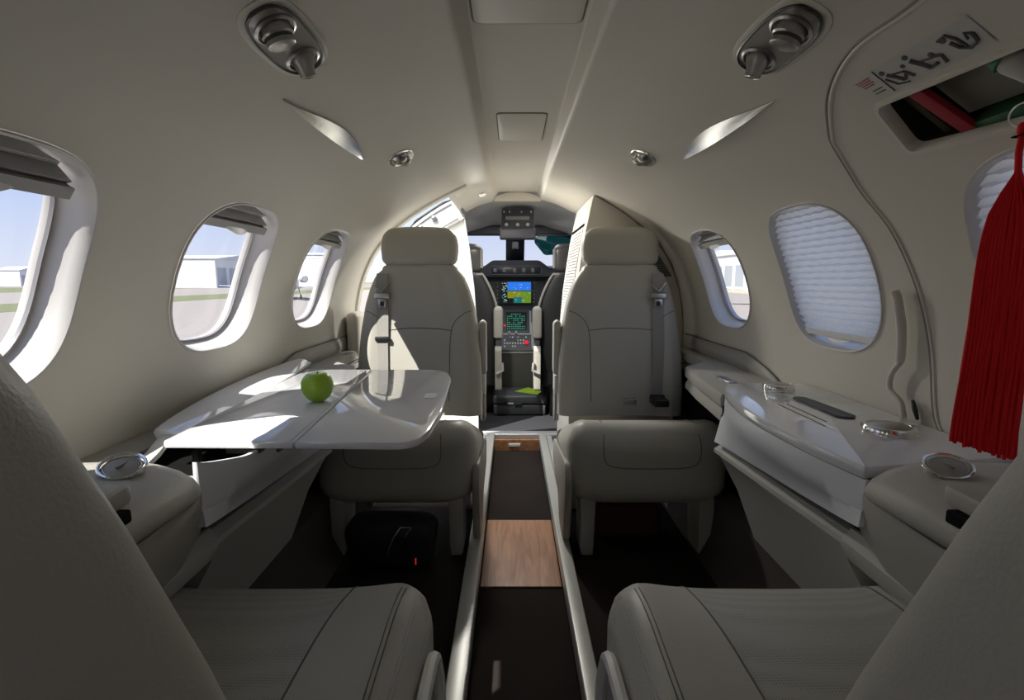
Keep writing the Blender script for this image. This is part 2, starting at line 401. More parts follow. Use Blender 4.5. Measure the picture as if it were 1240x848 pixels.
for sd, x0, x1 in ((-1, -.150, -.104), (1, .160, .200)):
    t = tag(obj('aisle_rail', box(x0, x1, YA, 2.95, -.955, -.900, .004), mat('rail_paint', (.50, .50, .47), .35, metal=.25)), 'pale metal edge rail along the %s side of the aisle' % ('left' if sd < 0 else 'right'), 'floor rail', 'aisle edge rails')
    tk = thing('seat_track', 'slotted aluminium seat track beside the %s aisle rail near the cockpit' % ('left' if sd < 0 else 'right'), 'seat track', (x0, 2.4, ZP))
    xx = x0-.034 if sd < 0 else x1+.004
    obj('track', box(xx, xx+.03, 2.12, 2.94, ZP, ZP+.02, .003), alu, tk); 

# lower side panels, carpet kick and ledges
side_paint = mat('side_panel_paint', (.50, .485, .43), .55, spec=.3)
def lower_wall(side):
    nm = 'left' if side < 0 else 'right'
    t = struct('baseboard_'+nm, (XC+side*.65, 1, -.93))
    obj('side_panel', loft([[(XC+side*x, y, z+(dz if z > -.46 else 0)) for x, z in ((.535, -.420), (.520, -.430), (.520, -.440), (.532, -.465), (.59, -.57), (.645, -.712), (.655, -.712), (.70, -.5), (.70, -.420))] for y, dz in ((.80, .006), (1.1, -.010), (1.345, -.022))]), side_paint, t, angle=25)
    obj('side_panel', loft([[(XC+side*x, y, z) for x, z in ((.530, -.405), (.516, -.425), (.518, -.440), (.532, -.462), (.70, -.462), (.70, -.405))] for y in (.60, .799)]), side_paint, t, angle=25)
    obj('side_panel', loft([[(XC+side*x, y, z) for x, z in ((.715, -.60), (.72, -.712), (.73, -.712), (.735, -.60))] for y in (1.337, 2.3)]), side_paint, t, angle=25)
    obj('side_panel', loft([[(XC+side*x, y, z) for x, z in ((.648, -.45), (.655, -.712), (.70, -.712), (.70, -.45))] for y in (-.2, .798)]), side_paint, t, angle=25)
    obj('carpet_kick', loft([[(XC+side*x, y, z) for x, z in ((.644, -.712), (.650, -.76), (.640, -.85), (.60, -.931), (.76, -.931), (.76, -.712))] for y in (YA, 2.36)]), mat('kick_carpet', (.085, .07, .06), .95, bump=.8, bscale=500), t)
for sd in (-1, 1): lower_wall(sd)

# ---------------------------------------------------------------- seats
def cabin_seat(y0, face, side, label, recl, near):
    """y0 = cushion centre, face = +1 looks forward / -1 looks aft, side = which wall it stands at"""
    cx = (.455 if side > 0 else -.388) if not near else (.412 if side > 0 else -.387)
    t = thing('cabin_seat', label, 'seat', (cx, y0, ZP), None)
    Y = lambda l: y0+face*l
    hw = .272
    # seat cushion
    def dfm(p):
        l = (p.y-y0)*face; u = (p.x-cx)/hw; z = p.z
        if z > -.60: z += (.020 if near else .012)*min(1, abs(u)/.8)**4*(1 if abs(u) < .93 else .6) - (.125*max(0, min(1, (.20-l)/.42)) if not near else .05*max(0, -l/.25))+ .010*math.sin(max(0, l)/.25*math.pi)
        return Vector((p.x, p.y, z))
    cg = block(cx, y0, -.750 if not near else -.70, -.478, hw, .268, 7, .075 if not near else .06, .08 if not near else .05, .012, .0, 96, dfm)
    cu = obj('seat_cushion', cg, perf if near else leather, t, angle=70)
    T = tree_of(cg); D = (0, 0, -1)
    if near:
        for k in (-1, 1):
            seam(T, [(cx+k*(.115+.03*u), Y(-.2+.455*u), 0) for u in [i/8 for i in range(9)]], D, cu)
            for e_ in (.222, .228):
                seam(T, [(cx+k*e_, Y(-.2+.40*u), 0) for u in [i/8 for i in range(9)]], D, cu, .001)
        # plain leather flanks laid over the perforated middle
        for k in (-1, 1):
            n = 26; rows = []
            for i in range(n+1):
                u = i/n; yy = Y(-.25+.512*u); a = cx+k*(.115+.03*min(1, (u*.512-.05)/.455)); b = cx+k*(hw-.006)
                row = []
                for j in range(13):
                    x = a+(b-a)*j/12; h = T.ray_cast(Vector((x, yy, 0)), Vector((0, 0, -1)))
                    q_ = 1.0
                    while h[0] is None and q_ > .5:
                        q_ -= .01; h = T.ray_cast(Vector((cx+(x-cx)*q_, y0+(yy-y0)*q_, 0)), Vector((0, 0, -1)))
                    row.append(h[0]+Vector((0, 0, .0012)))
                rows.append(row)
            obj('cushion_flank', loft(rows, closed=False), leather, cu)
    else:
        DF = (0, -face, 0)
        yy = Y(.5)
        P = [(cx-.155, yy, -.497), (cx-.158, yy, -.54), (cx-.150, yy, -.585), (cx-.11, yy, -.603), (cx, yy, -.606), (cx+.11, yy, -.603), (cx+.150, yy, -.585), (cx+.158, yy, -.54), (cx+.155, yy, -.497)]
        seam(T, P, DF, cu, .0014)
        for k in (-1, 1): seam(T, [(cx+k*.155, Y(.20*(1-u)), 0) for u in (0, .3, .6, .9)], D, cu, .0014)
    # backrest
    def yf(z): return -.255-recl*(z+.22)+(.0 if not near else (-.004 if side > 0 else -.004))
    bx0 = 0 if not near else (.0 if side > 0 else .002)
    def wid(z):
        L = [(-.52, .262), (-.45, .264), (-.32, .258), (-.2, .245), (-.1, .228), (-.03, .207), (.02, .185), (.045, .16)]
        if near: L = [(-.52, .225), (-.32, .232), (-.2, .236), (-.1, .234), (-.03, .226), (.02, .20), (.045, .17)]
        if z <= L[0][0]: return L[0][1]
        for a, b in zip(L, L[1:]):
            if z <= b[0]: u = (z-a[0])/(b[0]-a[0]); return a[1]+(b[1]-a[1])*u
        return L[-1][1]
    O = sup(4.2, 96); rings = []
    zs = [-.56+.605*i/36 for i in range(37)]
    def ring(z, k, zz=None):
        w_ = wid(z)*k; th = .052*(1 if k > .9 else k); r = []
        for a, b in O:
            x = a*w_; y = b*th
            if b > 0:
                u = abs(a); y += .022*max(0, min(1, (u-.55)/.25))*b*(1 if z < .0 else max(0, 1-(z)/.05))-.008*(1-min(1, u/.5))*b + .006*math.sin((z+.56)*9)*b
            r.append(Vector((cx+bx0+x, Y(yf(z)-.052+y), zz if zz is not None else z)))
        return r
    for z in zs: rings.append(ring(z, 1))
    for k, dz in ((.985, .008), (.95, .015), (.88, .021), (.75, .025), (.5, .027), (.2, .028), (.01, .028)): rings.append(ring(.045, k, .045+dz))
    bgm = loft(rings); bk = obj('backrest', bgm, leather, t, angle=70)
    TB = tree_of(bgm); DB = (0, -face, 0); q = Y(.4)
    if not near: seam(TB, [(cx-.135, q, -.205), (cx-.07, q, -.198), (cx, q, -.196), (cx+.07, q, -.198), (cx+.135, q, -.205)], DB, bk, .0016)
    for k in (-1, 1) if not near else ():
        seam(TB, [(cx+k*.125, q, -.50), (cx+k*.128, q, -.35), (cx+k*.132, q, -.23), (cx+k*.15, q, -.17), (cx+k*.19, q, -.135), (cx+k*.218, q, -.125)], DB, bk, .0016)
    # headrest
    yh = yf(.13)
    def hd(p):
        v = (p.z-.13)/.08; f = 1-.10*max(0, v)**2-.05*max(0, -v)
        return Vector((cx+(p.x-cx)*f, p.y+face*(-recl*(p.z-.13)), p.z))
    hg = block(cx, Y(yh-.045), .062, .222, .162, .050, 3.6, .045, .03, .004, 0, 72, hd)
    hr = obj('headrest', hg, leather, t, angle=70)
    for k in (-1, 1): obj('headrest_post', tube([(cx+k*.05, Y(yf(.03)-.05), .02), (cx+k*.05, Y(yf(.09)-.05), .10)], .006), chrome, t)
    # shoulder belt on the wall side
    bx = cx+side*.148 if not near else cx+side*.12
    if not near:
        end = -.475 if side > 0 else -.235
        b1 = ribbon(TB, [(bx, q, .03), (bx+side*.002, q, -.1), (bx+side*.004, q, -.25), (bx-side*.002, q, end)] if side > 0 else [(bx, q, .03), (bx, q, -.08), (bx, q, end)], DB, (1, 0, 0), .048, t, 'seat_belt', strapm)
        bd = TB.ray_cast(Vector((bx, q, -.07)), Vector((0, -face, 0)))[0]
        yb = bd.y
        obj('buckle_plate', box(bx-.033, bx+.033, yb+face*.004, yb+face*.018, -.075, -.050, .004), brushed, b1)
        obj('buckle_tongue', prism(rpoly([(bx-.019, -.075), (bx+.019, -.075), (bx+.015, -.115), (bx-.015, -.115)], .006), 'y', yb+face*.006, yb+face*.014, .001), brushed, b1)
        obj('tongue_slot', prism(rpoly([(bx-.008, -.085), (bx+.008, -.085), (bx+.008, -.104), (bx-.008, -.104)], .004), 'y', yb+face*.0141, yb+face*.0152), black, b1)
        obj('belt_guide', tube([(bx-.03, yb+face*.010, -.02), (bx, yb+face*.016, -.045), (bx+.03, yb+face*.010, -.01)], .0045), brushed, b1)
        ye = TB.ray_cast(Vector((bx, q, end)), Vector((0, -face, 0)))[0].y
        obj('belt_stop', box(bx-.03, bx+.03, ye+face*.002, ye+face*.016, end-.012, end+.006, .003), black, b1)
        if side < 0: ribbon(TB, [(bx, q, end), (bx+.002, q, -.35), (bx, q, -.47)], DB, (1, 0, 0), .042, t, 'seat_belt', strapm)
        if side > 0:
            obj('buckle_socket', box(cx+.11, cx+.17, Y(-.20), Y(-.12), -.500, -.470, .006), black, b1)
            obj('belt_anchor', box(cx+.0, cx+.05, Y(-.19), Y(-.16), -.500, -.476, .004), brushed, b1)
    # folded armrest on the aisle side
    ia = cx-side*(.264 if not near else .266)
    if not near:
     ag = block(ia, Y(yf(-.2)-.05), -.40, -.165, .017, .033, 4, .02, .02, .002, 0, 32)
     obj('armrest', ag, leather, t)
     obj('armrest_pivot', box(ia-.012, ia+.012, Y(-.34), Y(-.26), -.475, -.395, .006), sat_white, t)
     obj('recline_bracket', box(ia-.010, ia+.010, Y(-.36), Y(-.28), -.60, -.475, .006), brushed, t)
    # aisle side shroud and legs
    sg = prism(rpoly([(Y(.225 if not near else .12), -.60), (Y(.262 if not near else .15), -.66), (Y(.235), -.80), (Y(.20), -.893), (Y(.06), -.893), (Y(.0), -.80), (Y(-.24), -.76), (Y(-.24), -.66)], .03), 'x', ia-side*.004-.012, ia-side*.004+.012, .004)
    obj('side_shroud', sg, sat_white if near else leather_dark, t)
    if near:
        P = rpoly([(Y(.05), -.500), (Y(.13), -.505), (Y(.175), -.60), (Y(.14), -.74), (Y(-.1), -.72), (Y(-.1), -.51)], .04)
        obj('shroud_rim', tube([(ia-side*.014, p[0], p[1]) for p in P+P[:1]], .009, 8), sat_white, t)
    for k in (-1, 1):
        lx = cx+k*.20
        obj('leg', hexa([(lx-.021, Y(.235), ZP+.003), (lx+.021, Y(.235), ZP+.003), (lx+.021, Y(.12), ZP+.003), (lx-.021, Y(.12), ZP+.003), (lx-.026, Y(.235), -.72), (lx+.026, Y(.235), -.72), (lx+.026, Y(.10), -.72), (lx-.026, Y(.10), -.72)], .006), leather_dark, t)
        obj('leg', hexa([(lx-.021, Y(-.12), ZP+.003), (lx+.021, Y(-.12), ZP+.003), (lx+.021, Y(-.20), ZP+.003), (lx-.021, Y(-.20), ZP+.003), (lx-.026, Y(-.10), -.72), (lx+.026, Y(-.10), -.72), (lx+.026, Y(-.22), -.72), (lx-.026, Y(-.22), -.72)], .006), leather_dark, t)
    return t
cabin_seat(1.865, -1, -1, 'aft-facing grey leather seat behind the folding table, beside the open entry door', .10, False)
cabin_seat(1.865, -1, 1, 'aft-facing grey leather seat with a full-length shoulder belt, beside the white cabinet', .10, False)
cabin_seat(.515, 1, -1, 'forward-facing grey leather seat in the lower left foreground, its cushion near the table', .40, True)
cabin_seat(.515, 1, 1, 'forward-facing grey leather seat in the lower right foreground, below the red tassel', .40, True)

# ---------------------------------------------------------------- side ledges, cabinets, consoles
def ledge(side):
    nm = 'right' if side > 0 else 'left'
    t = struct('trim_%d' % (5 if side > 0 else 6))
    X = lambda x: XC+side*x
    # padded top running forward from the cabinet
    obj('ledge_top', loft([[(X(x), y, z) for x, z in ((e, -.312), (e+.004, -.302), (e+.015, -.297), (.74, -.297), (.762, -.297), (.762, -.345), (e+.02, -.345), (e+.002, -.335))] for y, e in ((1.342, .528), (1.6, .553), (1.78, .580), (1.90, .69), (2.3, .70))]), leather_dark, t, angle=30)
    obj('ledge_front', loft([[(X(x), y, z) for x, z in ((e+.012, -.345), (e+.004, -.36), (e+.004, -.375), (e+.02, -.385), (e+.06, -.385), (e+.06, -.345))] for y, e in ((1.342, .528), (1.6, .553), (1.78, .580), (1.90, .69), (2.3, .70))]), leather_dark, t, angle=30)
    # swept upholstered upstand on the wall
    n = 18; a = []
    ys = [1.46+(2.3-1.46)*i/n for i in range(n+1)]
    rows = []
    for y in ys:
        u = (y-1.46)/.84; top = -.300+.062*min(1, max(0, (u-.02)/.26))**.6
        rows.append([(X(prof(sq)[0]-.004-.010*math.sin(math.pi*k/6)), y, zz) for k in range(7) for zz in [(-.31+(top+.31)*k/6)] for sq in [.98+(-.22-zz)*1.0]])
    obj('wall_pad', loft(rows, closed=False), leather_dark, t)
    obj('wall_pad_seam', tube([Vector(r[-1])+Vector((-side*.002, 0, .001)) for r in rows], .0022), thread, t)
    obj('latch', box(X(.60), X(.625), 1.46, 1.56, -.298, -.292, .002), brushed, t)
    # magazine pocket under the ledge
    obj('pocket_back', box(X(.705), X(.72), 1.345, 2.28, -.70, -.350), void, t)  # back painted black for the shade inside the pocket
for sd in (1, -1): ledge(sd)

def cabinet(side):
    nm = 'right' if side > 0 else 'left'
    X = lambda x: XC+side*x
    t = thing('side_cabinet', 'glossy white side cabinet %s' % ('with chrome cup holders along the right wall' if side > 0 else 'under the open folding table along the left wall'), 'cabinet', (X(.6), 1.03, -.93))
    edge = smooth_pts([(.540, 1.340, 0), (.500, 1.25, 0), (.473, 1.13, 0), (.463, 1.02, 0), (.466, .90, 0), (.475, .80, 0), (.488, .722, 0)], 5)
    E2 = [(p.x, p.y) for p in edge]
    wallx = .752
    poly = [(X(a), b) for a, b in E2]+[(X(wallx), .765), (X(wallx), 1.345)]
    if side > 0:
        obj('worktop', prism(rpoly(poly, .006, 2), 'z', -.292, -.270, .007), gloss_white, t)
    else:
        obj('cabinet_shade', prism([(X(a+.01), b) for a, b in E2]+[(X(.72), .765), (X(.72), 1.345)], 'z', -.330, -.320), void, t)  # black sheet standing in for the shade inside the open cabinet
    zt_ = -.292
    # bulged front, its lower edge drawn back to a point
    rows = []
    n = len(E2)
    for i, (a, b) in enumerate(E2):
        u = i/(n-1); zb = -.432+.067*u; xb = .517-.030*u
        yb = b + (.04 if u > .9 else 0)*(u-.9)*10
        zu = zt_+(.028*max(0, (u-.78)/.22) if side < 0 else 0)
        rows.append([(X(a+.004), b, zu), (X(a+.002), b, zt_-.02), (X(a*.85+xb*.15+.003), b, zt_-.05), (X(a*.5+xb*.5+.002), b, (zt_+zb)/2-.01), (X(xb), b, zb), (X(xb+.02), b, zb+.001), (X(xb+.06), b, zb+.002), (X(a+.012), b, zt_-.03), (X(a+.011), b, zu)])
    obj('drawer_front', loft(rows), mat('drawer_white', (.84, .86, .89), .32, spec=.5), t, angle=60)
    if side > 0: obj('shadow_gap', prism([(X(a+.012), b) for a, b in E2]+[(X(.60), .735), (X(.60), 1.345)], 'z', zt_-.0035, zt_), mat('gap', (.12, .12, .12), .7), t)
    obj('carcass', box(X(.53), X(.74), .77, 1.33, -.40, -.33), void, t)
    return t
cabr = cabinet(1); cabl = cabinet(-1)
def cup_holder(side, x, y, r, label, z=-.270, closed=True, flat=False):
    t = thing('cup_holder', label, 'cup holder', (XC+side*x, y, z))
    c = (XC+side*x, y, z); N = (0, 0, 1)
    obj('bezel', lathe([(r, 0), (r, .010), (r*.96, .0125), (r*.82, .013), (r*.80, .011)], c, N, 40), chrome, t)
    obj('lid', lathe([(r*.80, .006), (r*.80, .0115), (r*.72, .0135), (r*.1, .0145)], c, N, 40), brushed, t)
    return t
cup_holder(1, .640, 1.262, .037, 'smaller chrome round cup holder lid at the far end of the white cabinet')
cup_holder(1, .648, .893, .043, 'larger chrome round cup holder lid at the near end of the white cabinet')
rm = thing('control_panel', 'long dark grey control strip set in the white cabinet top', 'control panel', (.665, 1.08, -.27))
obj('bezel', prism(rpoly([(.645, .985), (.672, .975), (.690, 1.0), (.682, 1.16), (.665, 1.175), (.645, 1.155)], .01), 'z', -.270, -.2675, .001), black, rm)
obj('face', prism(rpoly([(.649, .99), (.670, .982), (.685, 1.003), (.678, 1.155), (.664, 1.168), (.649, 1.15)], .01), 'z', -.2675, -.2665), dgrey, rm)
for k in range(2):
    obj('raised_line', box(.585+.02*k, .588+.02*k, .93+.03*k, 1.10, -.2700, -.2692), mat('groove', (.22, .21, .18), .8), cabr)

# folding table, its lid and the apple
tb = thing('folding_table', 'glossy white two-leaf folding table pulled out over the left seats', 'table', (-.39, 1.18, -.29))
P1 = [(-.595, .842), (-.372, .838), (-.428, 1.548), (-.632, 1.553)]
P2 = [(-.368, .838), (-.168, .832), (-.150, .90), (-.146, 1.05), (-.168, 1.40), (-.190, 1.50), (-.230, 1.546), (-.424, 1.548)]
obj('table_leaf', prism(rpoly(P1, [.006, .003, .003, .006], 3), 'z', -.284, -.270, .004), gloss_white, tb)
obj('table_leaf', prism(rpoly(P2, [.003, .035, .03, .03, .03, .03, .03, .003], 6), 'z', -.284, -.270, .004), gloss_white, tb)
obj('leaf_hinge', box(-.401, -.395, .84, 1.53, -.289, -.276), dark_metal, tb)
obj('latch_plate', prism(rpoly([(-.205, 1.16), (-.178, 1.16), (-.180, 1.21), (-.207, 1.21)], .004), 'z', -.270, -.2692), mat('latch_grey', (.42, .43, .44), .4), tb)
obj('support_arm', box(-.50, -.44, .86, 1.5, -.300, -.290, .003), black, tb)
obj('support_strut', tube([(-.575, .90, -.31), (-.545, .86, -.345)], .008), dark_metal, tb)
lid = thing('cabinet_lid', 'long white hinged lid lying open between the table and the left wall', 'lid', (-.65, 1.2, -.29))
rows = []
for i in range(25):
    u = i/24; y = .915+.72*u; wv = .006+.058*math.sin(math.pi*(.06+.90*u))**.55; xc = -.628-.034*u
    z = -.284+.022*u; 
    rows.append([(xc+wv*.35, y, z), (xc-wv*.2, y, z+.009), (xc-wv, y, z+.013), (xc-wv*1.15, y, z+.006), (xc-wv, y, z-.004), (xc+wv*.30, y, z-.008)])
obj('lid_panel', loft(rows), gloss_white, lid, angle=30)
obj('lid_bead', tube([(r[0][0]+.001, r[0][1], r[0][2]-.002) for r in rows], .0035), sat_white, lid)
obj('lid_arm', loft([[(x+dx, y, z+dz) for dx, dz in ((-.014, 0), (.012, 0), (.010, .008), (-.012, .008))] for x, y, z in ((-.640, .95, -.284), (-.635, .91, -.290), (-.625, .86, -.304), (-.62, .82, -.312))]), sat_white, lid)

ap = thing('apple', 'bright green apple standing on the white folding table', 'apple', (-.437, 1.128, -.270))
prf = []
R = .0345
for i in range(25):
    a = math.pi*i/24; rr = R*math.sin(a)**.82*(1+.07*math.cos(math.pi-a)); z = -.270+.0345-.0345*math.cos(a)
    if i > 20: z -= .006*((i-20)/4)**1.5
    if i < 3: z += .003*((3-i)/3)
    prf.append((max(rr, .0004), z))
rings = []
for r, z in prf:
    rings.append([(-.437+r*math.cos(t)*(1+.02*math.cos(5*t)*(z+.270)/.06), 1.128+r*math.sin(t)*(1+.02*math.cos(5*t)*(z+.270)/.06), z) for t in [2*math.pi*k/40 for k in range(40)]])
am = mat('apple_skin', (.38, .62, .04), .28, spec=.5, var=.22, coat=.3)
obj('flesh', loft(rings), am, ap)
obj('stem', tube([(-.437, 1.128, -.212), (-.436, 1.128, -.206), (-.434, 1.127, -.2015)], .0013, 6), mat('stem', (.16, .11, .05), .8), ap)

def console(side):
    nm = 'right' if side > 0 else 'left'
    X = lambda x: XC+side*x
    t = thing('side_console', 'taupe padded armrest console beside the near %s seat, with a round outlet' % nm, 'console', (X(.6), .4, -.70))
    # a stepped padded body lofted along the cabin: top, round shoulder, lower pad, foot
    rows = []
    for y, e, zb in ((.385, .470, .000), (.395, .455, .012), (.58, .455, .008), (.67, .462, .002), (.700, .475, -.004), (.712, .49, -.012)):
        rows.append([(X(x), y, z+zb) for x, z in ((.75, -.256), (.62, -.252), (.56, -.251), (e+.06, -.255), (e+.03, -.264), (e+.010, -.276), (e, -.290), (e, -.300), (e+.008, -.309), (e+.03, -.311), (.75, -.311))])
    obj('upper_pad', loft(rows), leather_dark, t, angle=50)
    rows = []
    for y, e in ((.385, .462), (.45, .462), (.60, .464), (.70, .470), (.74, .484), (.79, .500)):
        rows.append([(X(x), y, z) for x, z in ((.75, -.3115), (e+.012, -.3115), (e+.012, -.33), (e+.022, -.37), (e+.040, -.41), (e+.062, -.445), (e+.075, -.458), (.75, -.458))])
    obj('lower_pad', loft(rows), leather_dark, t, angle=50)
    lidg = prism(rpoly([(X(.462), .40), (X(.57), .40), (X(.59), .55), (X(.470), .575)], .02), 'z', -.256, -.233, .006)
    obj('armrest_pad', lidg, leather_dark, t)
    obj('slot_shade', box(X(.4600), X(.50), .40, .550, -.271, -.2555, .003), void, t)  # black block standing in for the shaded slot under the armrest pad
    g = thing('air_outlet', 'round chrome-ringed outlet on top of the near %s console' % nm, 'outlet', (X(.60), .69, -.275))
    c = (X(.537), .640, -.243)
    N = (-side*.22, -.28, 1)
    obj('ring', ring_tube(Vector(c)+Vector((0, 0, .004)), N, .0255, .0022), chrome, g)
    obj('ring', ring_tube(Vector(c)+Vector((0, 0, .003)), N, .0205, .0009), brushed, g)
    obj('face', lathe([(.024, -.012), (.024, .001), (.021, .003), (.003, .0045)], c, N), leather_dark, g)
    obj('face_ridge', box(c[0]-.0012, c[0]+.0012, c[1]-.010, c[1]+.010, c[2]+.003, c[2]+.0065), brushed, g)
for sd in (-1, 1): console(sd)

# magazines in the right ledge pocket
t = tag(obj('magazine', box(.700, .712, 1.40, 1.62, -.56, -.36, .001), mat('magazine_dark', (.035, .035, .045), .3)), 'dark magazine standing in the pocket under the right ledge', 'magazine', None)
t = thing('safety_card', 'white and blue card standing at the end of the right ledge pocket', 'card', (.58, 1.37, -.58))
obj('card', hexa([(.600, 1.36, -.50), (.606, 1.36, -.50), (.640, 1.40, -.50), (.634, 1.40, -.50), (.600, 1.362, -.39), (.606, 1.362, -.39), (.640, 1.395, -.39), (.634, 1.395, -.39)]), mat('card_white', (.65, .66, .68), .5), t)
obj('card_print', hexa([(.606, 1.3635, -.49), (.607, 1.3635, -.49), (.630, 1.390, -.49), (.629, 1.390, -.49), (.606, 1.3635, -.45), (.607, 1.3635, -.45), (.630, 1.390, -.45), (.629, 1.390, -.45)]), mat('card_blue', (.12, .16, .35), .5), t)
# ---------------------------------------------------------------- entry door, partitions
def arc_pts(side, s0, s1, n, off=0): return [(XC+side*(prof(s0+(s1-s0)*i/n)[0]+pn(s0+(s1-s0)*i/n)[0]*off), prof(s0+(s1-s0)*i/n)[1]+pn(s0+(s1-s0)*i/n)[1]*off) for i in range(n+1)]
# rolled rim of the doorway (aft jamb)
S0D = .10
d1 = struct('door_1', (-.70, 2.6, -.93))
rim = []
for s in [S0D+(1.16-S0D)*i/50 for i in range(51)]:
    rim.append([sp(-1, YD+dy, s, off) for dy, off in ((-.035, .001), (-.028, -.009), (0, -.013), (.018, -.008), (.024, .004), (.026, .05), (.022, .10), (.0, .10), (-.03, .02))])
obj('door_rim', loft(rim), liner_trim, d1)
obj('door_seal', tube([sp(-1, YD+.030, s, .055) for s in [S0D+(1.16-S0D)*i/50 for i in range(51)]], .006), mat('seal', (.16, .15, .13), .6), d1)
# forward jamb: sunlit white frame following the fuselage, with latch fittings
fj = []
for s in [.19+(1.25-.19)*i/50 for i in range(51)]:
    s2 = min(s, SMAX)
    fj.append([sp(-1, 2.96+dy, s2, off) for dy, off in ((0, -.040), (0, .075), (.05, .09), (.05, -.040))])
obj('door_frame', loft(fj), jamb_white, d1)
for s in (.34, .43, .53, .63):
    fr = sp(-1, 2.957, s, .035); obj('latch_fitting', lathe([(.016, 0), (.016, .006), (.009, .010), (.006, .010), (.005, .006)], fr, (0, -1, 0), 20), brushed, d1)
for off in (-.028, .060): obj('frame_bead', tube([sp(-1, 2.957, s, off) for s in [.22+.9*i/40 for i in range(41)]], .0028, 6), mat('seal', (.16, .15, .13), .6), d1)
obj('door_header', loft([[sp(-1, y, s, .012) for s in (.14, .17, .20)]+[sp(-1, y, s, .07) for s in (.20, .17, .14)] for y in (2.40, 2.96)]), liner_trim, d1)
obj('door_sill', box(-.90, -.60, 2.40, 2.96, -.96, -.925, .006), alu, d1)
# entry dome lamp and round pad on the wall
t = thing('dome_lamp', 'small oval dome lamp in the headliner above the entry door', 'lamp', tuple(sp(-1, 2.72, .045)))
a, ty, ts, nn = frame_at(-1, 2.72, .045)
obj('lens', loft([[a+ty*(c*.030*k)+ts*(s_*.018*k)+nn*h for c, s_ in sup(3, 28)] for k, h in ((1, 0), (1, .006), (.85, .011), (.3, .014))]), mat('lamp_lens', (.8, .78, .70), .2, emit=(1, .95, .8), es=.3), t)
obj('lens_rim', tube([a+ty*(c*.031)+ts*(s_*.019)+nn*.003 for c, s_ in sup(3, 28)+sup(3, 28)[:1]], .0028, 6), chrome, t)
for side in (-1,):
    t = thing('wall_bolster', 'rounded cream pad on the wall just aft of the open entry door', 'wall pad', (XC+side*.71, 2.25, -.33))
    g = block(XC+side*.715, 2.255, -.325, -.135 if side < 0 else -.02, .030, .075, 4, .025, .02, .002, 0, 40)
    obj('pad', g, liner_trim, t)
# left partition between entry and cockpit (white, full height beside the aisle)
def partition(side, y0, y1, xt, xb, zt_, name, label, m):
    X = lambda x: XC+side*x
    t = thing('partition', label, 'partition', (X(.5), y0, ZP))
    pts = []
    ss = [i/60*SMAX for i in range(61)]
    arc = [(X(prof(s)[0]-.003), prof(s)[1]-.003) for s in ss if prof(s)[0] > xt]
    poly = [(X(xt), zt_)]+arc+[(X(.60), -.93), (X(xb), -.93), (X(xb), -.35), (X(xb+(xt-xb)*.25), -.05), (X(xb+(xt-xb)*.62), .20)]
    obj('panel', prism(poly, 'y', y0, y1, .004), m, t)
    return t
pl = partition(-1, 3.04, 3.09, .31, .235, prof(.19)[1]-.002, 'l', 'tall white sunlit partition between the entry door and the cockpit', jamb_white)
pr = partition(1, 2.335, 2.93, .33, .235, prof(.205)[1]-.004, 'r', 'tall cream cabinet partition behind the right aft-facing seat, louvred on its aisle side', liner_trim)
# louvre and dark slot on the aisle face of the right cabinet
def face_pt(y, z):   # aisle face of the right cabinet
    L = [(-.93, .235), (-.35, .235), (-.05, .235+.095*.25), (.20, .235+.095*.62), (.395, .33)]
    for a, b in zip(L, L[1:]):
        if z <= b[0]: u = (z-a[0])/(b[0]-a[0]); return Vector((XC+a[1]+(b[1]-a[1])*u, y, z))
    return Vector((XC+.33, y, z))
gr = obj('louvre_frame', join(*[tube([face_pt(y, z)+Vector((-.002, 0, 0)) for z in (-.42, -.30, -.05, .1, .24)], .004, 6) for y in (2.44, 2.86)]), sat_white, pr)
for k in range(44):
    z = -.41+.64*k/43
    obj('slat', hexa([face_pt(2.445, z)+Vector((-.001, 0, 0)), face_pt(2.855, z)+Vector((-.001, 0, 0)), face_pt(2.855, z)+Vector((-.007, 0, 0)), face_pt(2.445, z)+Vector((-.007, 0, 0)), face_pt(2.445, z+.009)+Vector((-.001, 0, 0)), face_pt(2.855, z+.009)+Vector((-.001, 0, 0)), face_pt(2.855, z+.009)+Vector((-.003, 0, 0)), face_pt(2.445, z+.009)+Vector((-.003, 0, 0))]), sat_white, pr, smooth=False)
obj('top_slot', hexa([face_pt(2.42, .250)+Vector((-.004, 0, 0)), face_pt(2.88, .250)+Vector((-.004, 0, 0)), face_pt(2.88, .250), face_pt(2.42, .250), face_pt(2.42, .262)+Vector((-.004, 0, 0)), face_pt(2.88, .262)+Vector((-.004, 0, 0)), face_pt(2.88, .262), face_pt(2.42, .262)]), void, pr)
# speaker grille on the aft face, along the arch
gp = [(.575, .175), (.625, .115), (.690, .02), (.64, .02), (.59, .022), (.57, .03)]
gm = mat('grille', (.30, .29, .27), .6)
tg = thing('speaker_grille', 'dark slatted grille on the wall beside the right seat headrest', 'grille', (.60, 2.33, .02))
obj('mesh', prism([(XC+a, b) for a, b in gp], 'y', 2.329, 2.334, .001), mat('grille_dark', (.12, .115, .10), .7), tg)
for k in range(14):
    z = .027+.0100*k
    xo = .690-(z-.02)*.68 if z < .115 else .625-(z-.115)*.83
    obj('slat', box(XC+.573 if z < .15 else XC+.578, XC+xo, 2.324, 2.329, z, z+.0045), gm, tg, smooth=False)

# ---------------------------------------------------------------- cockpit
ck = mat('cockpit_liner', (.50, .50, .48), .7); ckd = mat('cockpit_dark', (.035, .036, .042), .6)
cs = struct('wall_cockpit', (XC, 4, -1))
